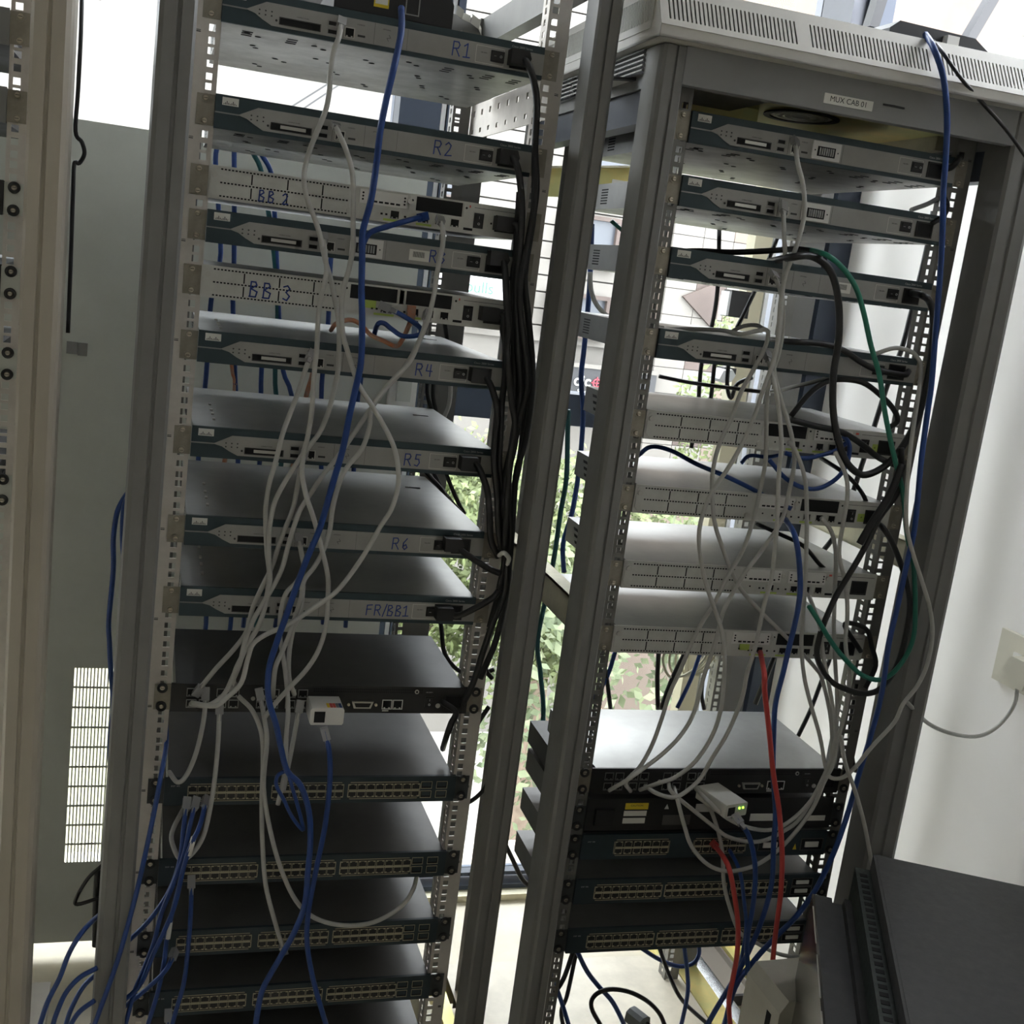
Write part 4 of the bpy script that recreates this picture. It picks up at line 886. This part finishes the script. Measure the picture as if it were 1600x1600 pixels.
# right rack cables
GWR = 'grey-white network cables in front of the right rack'
YB = -.125; FB = -.09
R_ = [
 ('grey-white cable from the topmost router of the right rack', [(1242, 219), (1246, 253), (1255, 291), (1257, 331), (1250, 366), (1239, 400), (1227, 431), (1221, 462), (1217, 503), (1214, 541), (1205, 575), (1189, 619), (1182, 641), (1161, 691), (1136, 734), (1114, 766), (1099, 800), (1092, 837), (1096, 881), (1105, 919), (1117, 953), (1129, 991), (1132, 1037), (1130, 1080), (1125, 1114), (1112, 1151), (1087, 1189), (1056, 1214), (1031, 1223), (1000, 1234, FB)], -.14),
 ('grey-white cable from the second router of the right rack', [(1224, 319), (1225, 369), (1227, 409), (1222, 462), (1217, 525), (1209, 566), (1213, 597), (1222, 630), (1230, 655), (1238, 687), (1241, 725), (1233, 769), (1224, 806), (1211, 831), (1186, 866), (1167, 891), (1149, 919), (1130, 956), (1117, 1006), (1100, 1056), (1084, 1114), (1062, 1151), (1034, 1179), (1009, 1198), (978, 1220), (952, 1235, FB)], -.13),
 ('grey-white cable from the third router of the right rack', [(1208, 428), (1217, 447), (1224, 478), (1222, 525), (1214, 562), (1203, 594), (1198, 630), (1197, 709), (1191, 750), (1177, 812), (1161, 859), (1136, 903), (1117, 941), (1096, 975), (1080, 1006), (1062, 1050), (1047, 1082), (1034, 1123), (1019, 1164), (1000, 1198), (978, 1222), (985, 1236, FB)], -.12),
 ('grey-white cable lying over the fourth router then running down left', [(1040, 514, .05), (1080, 514, .0), (1127, 516, -.03), (1158, 522), (1183, 517), (1199, 517), (1196, 541), (1177, 578), (1158, 612), (1144, 650), (1124, 694), (1114, 734), (1113, 775), (1117, 819), (1130, 859), (1146, 900), (1161, 925), (1189, 956), (1211, 978), (1233, 1000)], -.11),
 ('grey-white cable down the centre of the right rack to the access server', [(1198, 552), (1210, 600), (1217, 641), (1221, 694), (1217, 741), (1214, 819), (1210, 866), (1205, 906), (1196, 937), (1189, 969), (1180, 1012), (1168, 1050), (1159, 1092), (1137, 1145), (1112, 1186), (1094, 1217), (1069, 1239), (1050, 1246), (1025, 1239), (1008, 1228, FB)], -.15),
 ('long grey-white cable swinging right across the tall post and up again', [(1367, 553), (1396, 544), (1417, 547), (1432, 557), (1439, 584), (1424, 690, -.17), (1419, 741, -.18), (1416, 787, -.18), (1417, 825, -.18), (1427, 866, -.18), (1442, 912, -.18), (1453, 950, -.18), (1457, 991, -.18), (1449, 1037, -.18), (1433, 1072, -.18), (1411, 1100, -.18), (1397, 1129, -.18), (1362, 1167, -.18), (1337, 1198, -.18), (1316, 1215, -.17), (1297, 1214, -.16), (1289, 1195), (1281, 1151), (1266, 1098), (1256, 1055), (1252, 1006), (1255, 959), (1258, 912), (1260, 850), (1260, 775), (1255, 737), (1242, 703), (1232, 690)], -.14),
 ('grey-white cable from the lower right routers looping under the converter', [(1305, 706), (1321, 741), (1324, 775), (1317, 819), (1311, 866), (1321, 912), (1324, 959), (1321, 1006), (1327, 1053), (1322, 1107), (1309, 1154), (1297, 1195), (1275, 1239), (1253, 1267), (1225, 1289), (1200, 1297), (1169, 1293), (1137, 1279), (1112, 1257), (1087, 1232, FB)], -.15),
 ('grey-white cable from the second pale router, wide loop low right', [(1283, 809), (1299, 831), (1306, 866), (1305, 912), (1303, 975), (1305, 1037), (1308, 1100), (1303, 1170), (1281, 1226), (1250, 1279), (1222, 1300), (1195, 1313), (1169, 1315), (1137, 1307), (1112, 1289), (1081, 1264), (1050, 1238), (1045, 1225, FB)], -.135),
 ('grey-white cable making the lowest loop over the 24 port switch', [(1264, 931), (1280, 975), (1286, 1022), (1293, 1060), (1300, 1098), (1306, 1145), (1303, 1189), (1287, 1223), (1269, 1264), (1237, 1307), (1206, 1336), (1175, 1354), (1137, 1361), (1106, 1351), (1081, 1323), (1069, 1289), (1059, 1251), (1053, 1230, FB)], -.155),
 ('short grey-white cable joining the bunch at the right below the lowest pale router', [(1255, 1022), (1274, 1044), (1284, 1060), (1296, 1110), (1300, 1150), (1298, 1190)], -.125),
 ('grey-white cable passing behind the red cable to the bottom right', [(1087, 1228), (1100, 1245), (1116, 1279), (1128, 1326), (1131, 1379), (1141, 1420), (1156, 1457), (1181, 1473), (1212, 1489), (1244, 1495), (1269, 1489), (1290, 1480)], -.115),
 ('grey-white cable in front of the right post ending at the charcoal cabinet', [(1314, 1150), (1320, 1190), (1337, 1239), (1350, 1286), (1359, 1332), (1363, 1352)], -.19)]
for i, (l, p, y) in enumerate(R_): cable('wcable', l, p, y, .0034, y0=FB if i in (0, 1, 2, 4, 10) else None, plug='plug' if i in (0, 1, 2, 4) else None, group=GWR)
cable('wcable', 'grey power lead from the wall socket drooping to the right rack', [(1590, 1066, -.045), (1585, 1100, -.045), (1562, 1132, -.05), (1530, 1150, -.06), (1490, 1147, -.08), (1450, 1130, -.12), (1418, 1098, -.16)], 0, .0036, name='power_cable')
cable('gcable', 'green cable arching over the right rack and looping down its right post', [(1262, 390), (1290, 398), (1314, 416), (1336, 447), (1349, 487), (1361, 541), (1374, 587), (1383, 647), (1396, 709), (1411, 772), (1417, 834), (1427, 881), (1430, 944), (1427, 997), (1408, 1037), (1380, 1061), (1349, 1056), (1321, 1031), (1299, 1003), (1280, 972), (1264, 947)], -.165, .0040, y0=-.08)
GKR = 'black power cables of the right rack'
KB = [
 ('black cable lying along the top of the third router, right rack', [(1000, 398, .12), (1080, 392, .03), (1142, 394, -.02), (1199, 392, -.06), (1242, 389, -.08), (1268, 392, -.1)], -.07, .0045),  # left stretch of the green cable, its shade put into the colour
 ('thick black power cable making the big arch and loop in the right rack', [(1202, 409, -.03), (1236, 402), (1267, 400), (1292, 416), (1305, 444), (1311, 487), (1310, 534), (1302, 587), (1302, 647), (1313, 700), (1327, 728), (1349, 742), (1374, 734), (1396, 716), (1417, 687), (1436, 647), (1448, 600), (1455, 556), (1458, 494), (1453, 472), (1442, 462), (1425, 458, -.09)], -.15, .0055),
 ('black cable looping between the fourth and fifth routers, right rack', [(1236, 650), (1261, 619), (1283, 601), (1305, 593), (1346, 597), (1377, 619), (1397, 641), (1402, 658), (1389, 668)], -.09, .0045),
 ('black cable lying across the fourth router to its inlet', [(1205, 531, .0), (1236, 534), (1283, 537), (1317, 547), (1346, 566), (1371, 578), (1411, 586), (1420, 580, -.09)], -.10, .0048),
 ('black cable looping low right beside the lowest pale router', [(1408, 700), (1405, 762), (1374, 809), (1349, 859), (1327, 897), (1308, 928), (1292, 962), (1280, 997), (1277, 1028), (1296, 1062), (1324, 1078), (1355, 1084), (1380, 1072), (1405, 1031), (1421, 959), (1417, 912), (1399, 859), (1380, 825), (1362, 815, -.09)], -.155, .0048),
 ('thick black cable end pointing down left over the third pale router', [(1410, 725), (1389, 775), (1361, 819), (1343, 850)], -.17, .0062),
 ('black cable slanting over the lid of the first pale router', [(1236, 656), (1274, 666), (1314, 675), (1346, 694), (1374, 716), (1402, 728)], -.10, .0050),
 ('thin black cable over the lid of the third pale router', [(1183, 819, .05), (1217, 834, .0), (1255, 853), (1280, 881), (1305, 903)], -.05, .0036),
 ('thin black cable over the lid of the second pale router', [(1283, 716, .0), (1321, 741), (1346, 769), (1360, 800)], -.07, .0036),
 ('black cable arc at the upper right beside the second router', [(1424, 328, .1), (1449, 319, .0), (1471, 309), (1480, 318), (1476, 335), (1455, 350, -.09)], -.09, .0040),
 ('black cable curling beside the right rail near the lowest pale router', [(1345, 1018), (1320, 978), (1335, 975), (1355, 985), (1362, 1010), (1368, 1040), (1352, 1075)], -.10, .0042),
 ('black cable hanging down the inside of the right post', [(1340, 1065), (1332, 1110), (1328, 1150), (1332, 1190), (1338, 1205)], -.05, .0045),
 ('black power lead at the topmost right router inlet', [(1470, 262, -.09), (1485, 262), (1497, 250), (1505, 236, .0)], -.10, .005)]
for l, p, y, r in KB: cable('kcable', l, p, y, r, name='power_cable', group=GKR)
cable('kcable', 'dark grey cable swinging between the fourth router and the rail, right rack', [(1030, 588, .3), (1080, 598, .3), (1140, 606, .28), (1200, 612, .25), (1250, 602, .1), (1300, 590, .0), (1330, 588)], -.05, .0038)
cable('kcable', 'long straight dark cable running diagonally behind the right side of the right rack', [(1458, 330), (1449, 384), (1424, 487), (1408, 547), (1386, 603), (1349, 719), (1311, 825), (1262, 900), (1180, 1100)], .35, .0055)
cable('kcable', 'dark cable slanting behind the access server at the right', [(1300, 1020), (1285, 1060), (1266, 1110), (1247, 1150)], .25, .0045)
for l, p in (('thin black cable hanging behind the third router of the right rack', [(1124, 350), (1121, 453), (1110, 519), (1096, 569), (1090, 640), (1080, 700)]), ('thin black cable behind the fourth router, middle one', [(1120, 540), (1116, 572), (1111, 619), (1106, 640)]), ('thin black cable behind the fourth router, right one', [(1139, 560), (1136, 600), (1142, 622), (1152, 600), (1175, 590)]),
            ('thin dark cable with sheen slanting behind the third router', [(1215, 370), (1195, 420), (1172, 470), (1150, 515)])):
    cable('kcable', l, p, .36, .0042)
cable('wcable', 'white cable arched on the lid of the fourth router, right rack', [(1140, 520), (1160, 510), (1180, 508), (1196, 515)], .05, .0034)
GBR = 'blue network cables at the right rack'
BB_ = [
 ('blue cable arching over the second pale router from the rail', [(997, 712, .1), (1017, 698, .08), (1048, 704, .05), (1088, 725, .0), (1129, 742), (1169, 761), (1210, 783), (1236, 795, FB)], -.07, .0038),
 ('blue cable falling from the second pale router to the floor', [(1228, 812, FB), (1242, 837), (1249, 881), (1250, 928), (1242, 975), (1233, 1012), (1224, 1050), (1212, 1098), (1209, 1145), (1208, 1207), (1212, 1270), (1209, 1317), (1206, 1379), (1191, 1436), (1172, 1482), (1150, 1525), (1117, 1580), (1100, 1612)], -.17, .0044),
 ('blue cable hanging from the lit beige converter', [(1150, 1276, -.165), (1160, 1290), (1172, 1311), (1180, 1357), (1177, 1411), (1169, 1457), (1167, 1490), (1171, 1530), (1178, 1565), (1182, 1610)], -.18, .0042),
 ('blue cable with a white tag from the 24 port switch', [(1140, 1328, FB), (1156, 1362), (1163, 1411), (1166, 1451), (1160, 1489), (1145, 1550), (1128, 1610)], -.14, .0034),
 ('long blue cable from the box on the cream top down the right post', [(1446, 54, -.12), (1459, 75, -.185), (1474, 120, -.185), (1480, 180, -.185), (1478, 244), (1474, 300), (1473, 356), (1469, 431), (1463, 506), (1456, 596), (1449, 647), (1439, 725), (1430, 819), (1417, 881), (1402, 950), (1389, 1006), (1378, 1082), (1362, 1145), (1341, 1214), (1325, 1270), (1303, 1332), (1275, 1389), (1244, 1432), (1212, 1464), (1181, 1498), (1149, 1542), (1130, 1610)], -.175, .0045),
 ('blue cable curving under the first pale router', [(1227, 708), (1255, 716), (1283, 711), (1308, 703), (1325, 690)], -.10, .0036),
 ('blue loop hanging between the first and second pale routers', [(1202, 719), (1227, 747), (1255, 762), (1283, 762), (1311, 744), (1325, 719), (1327, 694), (1318, 682, FB)], -.12, .0036),
 ('pale blue cable bent over the second pale router lid', [(1158, 724), (1171, 712), (1199, 714), (1217, 711)], .05, .0034)]
for i, (l, p, y, r) in enumerate(BB_): cable('bcable', l, p, y, r, plug='plug' if i == 2 else None, group=GBR)
cable('rcable', 'red cable from the lowest pale router falling to the bottom', [(1188, 1019, FB), (1194, 1053), (1195, 1082), (1202, 1145), (1208, 1207), (1217, 1264), (1222, 1332), (1220, 1395), (1212, 1457), (1207, 1505), (1202, 1542), (1205, 1567), (1216, 1590)], -.20, .0042)
cable('rcable', 'red cable from the 24 port switch going down left', [(1115, 1318, FB), (1137, 1351), (1147, 1395), (1153, 1442), (1152, 1489), (1145, 1530), (1139, 1565), (1142, 1612)], -.19, .0042, plug='rcable')
GF = 'cables below and behind the right rack'
for m, l, p, y, r in (
 ('bcable', 'blue cable falling from behind the lowest right switch to the bottom edge', [(900, 1482), (917, 1517), (936, 1542), (958, 1567), (980, 1610)], .05, .0045),
 ('kcable', 'black cable dropping to the left under the right rack', [(896, 1485), (880, 1530), (858, 1564), (845, 1590)], .04, .0045),
 ('kcable', 'brown-black cable straight under the right rack near the rail', [(900, 1490), (886, 1555), (877, 1580), (882, 1612)], .07, .0040),
 ('bcable', 'blue cable crossing the rail at the lower left of the right rack', [(850, 1500), (864, 1530), (877, 1564), (892, 1612)], .02, .0042),
 ('bcable', 'bright blue cable loop above the cream base plate', [(1000, 1480), (1030, 1499), (1061, 1510), (1083, 1505), (1092, 1492), (1092, 1474)], .12, .0042),
 ('bcable', 'blue cable straight below the lowest right switch', [(1069, 1478), (1074, 1521), (1074, 1555), (1062, 1612)], .08, .0042),
 ('kcable', 'dark grey cable slanting over the cream base plate', [(1030, 1480), (1046, 1524), (1067, 1564), (1110, 1604)], .10, .0042),
 ('kcable', 'brown-grey cable coil lying on the cream base plate', [(940, 1605), (924, 1574), (930, 1555), (952, 1546), (983, 1550), (1011, 1564), (1030, 1583), (1040, 1605)], .03, .0042),
 ('bcable', 'dark blue cable between the two racks, upper strand', [(925, 350), (921, 450), (913, 541), (908, 590), (911, 646), (908, 702), (903, 747), (894, 800), (880, 849), (881, 894)], .42, .0050),
 ('tcable', 'dark teal-blue cable between the two racks, left strand', [(888, 640), (887, 674), (885, 747), (876, 800), (866, 870), (855, 925), (840, 1000), (844, 1049), (849, 1105), (846, 1160)], .40, .0050),
 ('bcable', 'blue cable behind the left post of the right rack, low', [(962, 1015), (949, 1056), (928, 1090), (880, 1140)], .35, .0045),
 ('kcable', 'dark cable behind the gap above the right access server', [(940, 1020), (948, 1060), (954, 1108)], .35, .0045),
 ('kcable', 'thin black cable curving in the gap between the posts low down', [(790, 1320), (802, 1345), (815, 1372), (830, 1388)], .35, .0050),
 ('wcable', 'grey cable curving in the gap between the posts, upper', [(922, 425), (924, 455), (935, 480), (960, 503)], .40, .0045),
 ('gcable', 'thin dark green cable in the gap below the second router side', [(955, 345), (975, 362), (1000, 378)], .35, .0040),
 ('kcable', 'black cable hanging above the right access server, behind', [(1029, 1020), (1027, 1060), (1028, 1108)], .36, .0050),
 ('bcable', 'blue cable slanting above the right access server, behind', [(1096, 1015), (1080, 1060), (1058, 1106)], .32, .0042),
 ('kcable', 'black cable slanting above the right access server, behind', [(1072, 1015), (1050, 1060), (1032, 1108)], .34, .0045),
 ('kcable', 'black cable beside the rear rail above the right access server', [(1098, 1060), (1096, 1085), (1100, 1108)], .36, .0045)):
    cable(m, l, p, y, r, group=GF)
GC = 'coiled cream wires at the rear of the right rack'
for k in range(5):
    cable('ccable', ['cream wire coil behind the right rack, outer turn', 'cream wire coil behind the right rack, second turn', 'cream wire coil behind the right rack, third turn', 'cream wire coil behind the right rack, fourth turn', 'cream wire coil behind the right rack, inner turn'][k],
          [(1040+k*9, 1010), (1036+k*10, 1035+k*3), (1048+k*9, 1058-k), (1075+k*8, 1052-k*2), (1100+k*5, 1030-k), (1110+k*4, 1008)], .34+.02*k, .0026, group=GC)
q = at(995, 1590, .03)
t = thing('power_connector', 'loose grey plug lying on the cream base below the right rack', 'plug', (q.x, q.y, q.z), .4)
M_['greyplug'] = mat('grey_plug', (.20, .21, .22), .5)
b = MB().mt('greyplug').prism([(-.016, -.010), (.016, -.010), (.013, .008), (.006, .013), (-.006, .013), (-.014, .008)], -.02, .015); b.build('body', t); MB().mt('blk2').cyl((-.006, -.02, 0), .0025, -.012).cyl((.006, -.02, 0), .0025, -.012).build('pins', t)

# ------------------------------------------------------------------ boxes on top, converter, socket
q = at(1152, 1266, -.16)
t = thing('media_converter', 'beige converter box with two green lights on the right access server', 'converter', (q.x-.002, q.y, q.z), .24)
M_['beigebox'] = mat('beige_box', (.60, .59, .55), .5, 0, .08, 20)
MB().mt('beigebox').prism([(-.0215, -.011), (.0215, -.011), (.0225, -.009), (.0225, .009), (.0215, .011), (-.0215, .011), (-.0225, .009), (-.0225, -.009)], 0, .072).build('case', t)
MB().mt('hole').box(-.017, -.003, -.0005, 0, -.008, .006).build('port', t)
for k in range(2): MB().mt('led').cyl((.006+k*.0075, 0, .003), .0018, -.001, n=8).build('indicator', t)
def rooftop(name, label, x0, x1, y0, y1, z0, h, led_):
    t = thing(name, label, 'switch', ((x0+x1)/2, y0, z0)); w_ = (x1-x0)/2
    b = MB().mt('blk2').prism([(-w_, .0), (w_, .0), (w_, h*.6), (w_*.86, h), (-w_*.86, h), (-w_, h*.6)], 0, y1-y0); b.build('case', t)
    b = MB().mt('yellow').box(-w_*.35, -w_*.10, -.0008, 0, h*.2, h*.75); b.mt('label').box(-w_*.33, -w_*.12, -.001, -.0008, h*.28, h*.6); b.build('sticker', t)
    MB().mt('grille').frame(w_*.18, w_*.42, h*.15, h*.7, .0015, -.001, 0).build('network_port', t)
    return t
a, c = at(520, 22, -.0), at(706, 40, -.0)
rooftop('desktop_switch', 'small black box with a yellow sticker resting on top of router R1', a.x, c.x, -.002, .16, ZA['R1']+H+.001, .05, 0)
t = thing('paper_scrap', 'crumpled white paper strip beside the black box on router R1', 'paper', (0, 0, 0))
ps = [at(712, 22, .03), at(722, 30, .03), at(735, 36, .02), at(748, 46, .02), at(752, 56, .01)]
b = MB().mt('label')
for i in range(4):
    p, q = ps[i], ps[i+1]; up = Vector((.002, .012*(i % 2), .012)); b.quad(p, q, q+up, p+up); b.quad(p+up, q+up, q+up+Vector((0, .01, .002)), p+up+Vector((0, .01, .002)))
b.build('strip', t)
a = at(1368, 62, -.10); c = at(1512, 80, -.10)
t = thing('desktop_switch', 'black box with a blue cable on the slotted cream rack top', 'switch', (1.0, -.11, 1.9695)); MB().mt('blk2').prism([(-.085, 0), (.085, 0), (.085, .008), (.06, .022), (-.07, .024), (-.085, .012)], 0, .12).build('case', t)
MB().mt('white').box(.005, .025, -.012, .0, .004, .016).build('plug', t)
cable('kcable', 'thin black cable running from the cream rack top past the right post', [(1458, 64, -.12), (1475, 85, -.18), (1500, 120, -.18), (1530, 155, -.17), (1570, 200, -.17), (1605, 248, -.16)], -.17, .0028)
# wall socket (on the right wall, x = 1.5)
def atx(px, py, x):
    d = _f+RX*((px-800)/F)-UX*((py-800)/F); return O+d*((x-CX)/d.x)
p = atx(1555, 1020, 1.5); p2 = atx(1575, 985, 1.5); p3 = atx(1556, 1058, 1.5)
yb = p.y; zt, zb = atx(1575, 981, 1.5).z, atx(1555, 1058, 1.5).z
t = thing('wall_socket', 'white square wall socket plate with a white plug on the right wall', 'socket', (1.5, 0, 0))
zc = (zt+zb)/2; y1_ = (p2.y+p3.y)/2+.0
M_['socket'] = mat('socket_cream', (.60, .57, .48), .4)
MB().mt('socket').prism([(y1_, zb), (y1_, zt), (y1_-.145, zt), (y1_-.145, zb)], -.012, -.001, 'x').build('plate', t)
MB().mt('white').prism([(y1_-.045, zc-.012), (y1_-.045, zc+.018), (y1_-.065, zc+.018), (y1_-.065, zc-.012)], -.016, -.012, 'x').build('switch', t)
pl = thing('wall_plug', 'white moulded plug in the wall socket', 'plug', (1.5, 0, 0))
MB().mt('socket').prism([(y1_-.07, zc-.03), (y1_-.062, zc+.0), (y1_-.08, zc+.022), (y1_-.115, zc+.022), (y1_-.13, zc), (y1_-.12, zc-.03)], -.05, -.0125, 'x').build('body', pl)

# ------------------------------------------------------------------ charcoal cabinet in the right foreground
th = math.atan2(-.483, .876)
t = thing('charcoal_cabinet', 'low charcoal steel cabinet turned at an angle in the bottom right corner', 'cabinet', (1.006, -.322, 0), th)
MB().mt('cab').box(.0, .32, -.60, .0, .06, .8).build('body', t)
MB().mt('cab').box(.004, .02, -.60, .0, .8, .8008).build('top_seam', t)
b = MB().mt('cabt').box(-.022, .0, -.60, -.002, .06, .775); b.mt('hole')
for k in range(34): b.box(-.017, -.006, -.59+k*.017, -.581+k*.017, .775, .7756)
b.build('vent_strip', t)
b = MB().mt('cab').prism([(-.022, .06), (-.022, .735), (-.032, .735), (-.034, .725), (-.048, .725), (-.05, .732), (-.075, .732), (-.075, .06)], -.60, -.03); b.build('door_frame', t)
b = MB().mt('cabg').box(-.079, -.075, -.60, -.03, .06, .732); dr = b.build('side_door', t)
b = MB().mt('hole')
for yy in (-.33, -.40): b.box(-.0796, -.079, yy-.008, yy, .60, .66)
b.build('door_slots', dr)
for k in range(4): MB().mt('metal').cyl((-.079, -.06-k*.13-.11, .733), .0010, .10, 'y', 8).build('hinge', t)
for xx in (0, .28):
    for yy in (-.56, -.04): MB().mt('blk2').cyl((xx+.02, yy, 0), .02, .06, 'z', 10).build('foot', t)
# cream housing at the bottom
M_['creamp'] = mat('cream_plastic_housing', (.56, .54, .47), .5, 0, .1, 15, .1)
q = at(1222, 1566, -.36)
t = thing('cream_housing', 'cream plastic equipment housing with a dark opening at the bottom right', 'housing', (q.x, -.36, 0), 0)
zt = q.z; wd = .115
b = MB().mt('creamp').prism([(0, 0), (.0, zt-.02), (.012, zt), (wd, zt+.002), (wd, 0)], 0, .10); b.build('case', t)
b = MB().mt('hole').prism([(.022, zt-.10), (.05, zt-.025), (.085, zt-.10)], -.001, .0); b.build('opening', t)
b = MB().mt('hole').box(-.0008, 0, .02, .032, zt-.06, zt-.035).box(-.0008, 0, .02, .03, zt-.1, zt-.07); b.build('side_slots', t)
# trunking lengths on the floor right of the rack
GT = 'lengths of trunking on the floor right of the right rack'
def strip(name, label, matn, x0, x1, y0, y1, h, lip=True, cat='trunking'):
    t = thing(name, label, cat, ((x0+x1)/2, y0, 0), 0, GT); w_ = (x1-x0)/2
    b = MB().mt(matn).box(-w_, w_, 0, y1-y0, 0, .004)
    if lip: b.box(-w_, -w_+.004, 0, y1-y0, .004, h).box(w_-.004, w_, 0, y1-y0, .004, h)
    b.build('tray', t); return t
t = strip('gold_rail', 'shiny gold zinc rail lying on the floor beside the cream base', 'gold', 1.185, 1.235, .1, .85, .02)
t = strip('grey_trunking', 'grey metal trunking lying on the floor beside the gold rail', 'rib', 1.245, 1.285, .1, .85, .03)
t = strip('brown_tray', 'brown-grey tray with black end caps lying on the floor', 'channel', 1.295, 1.365, .42, .66, .02)
MB().mt('blk2').box(-.037, .037, -.008, 0, 0, .026).build('end_cap', t); MB().mt('blk2').box(-.037, .037, .24, .248, 0, .026).build('end_cap', t)
t = strip('green_gold_rail', 'yellow-green zinc rail on the floor next to the right wall', 'gold', 1.375, 1.42, .1, .85, .02)
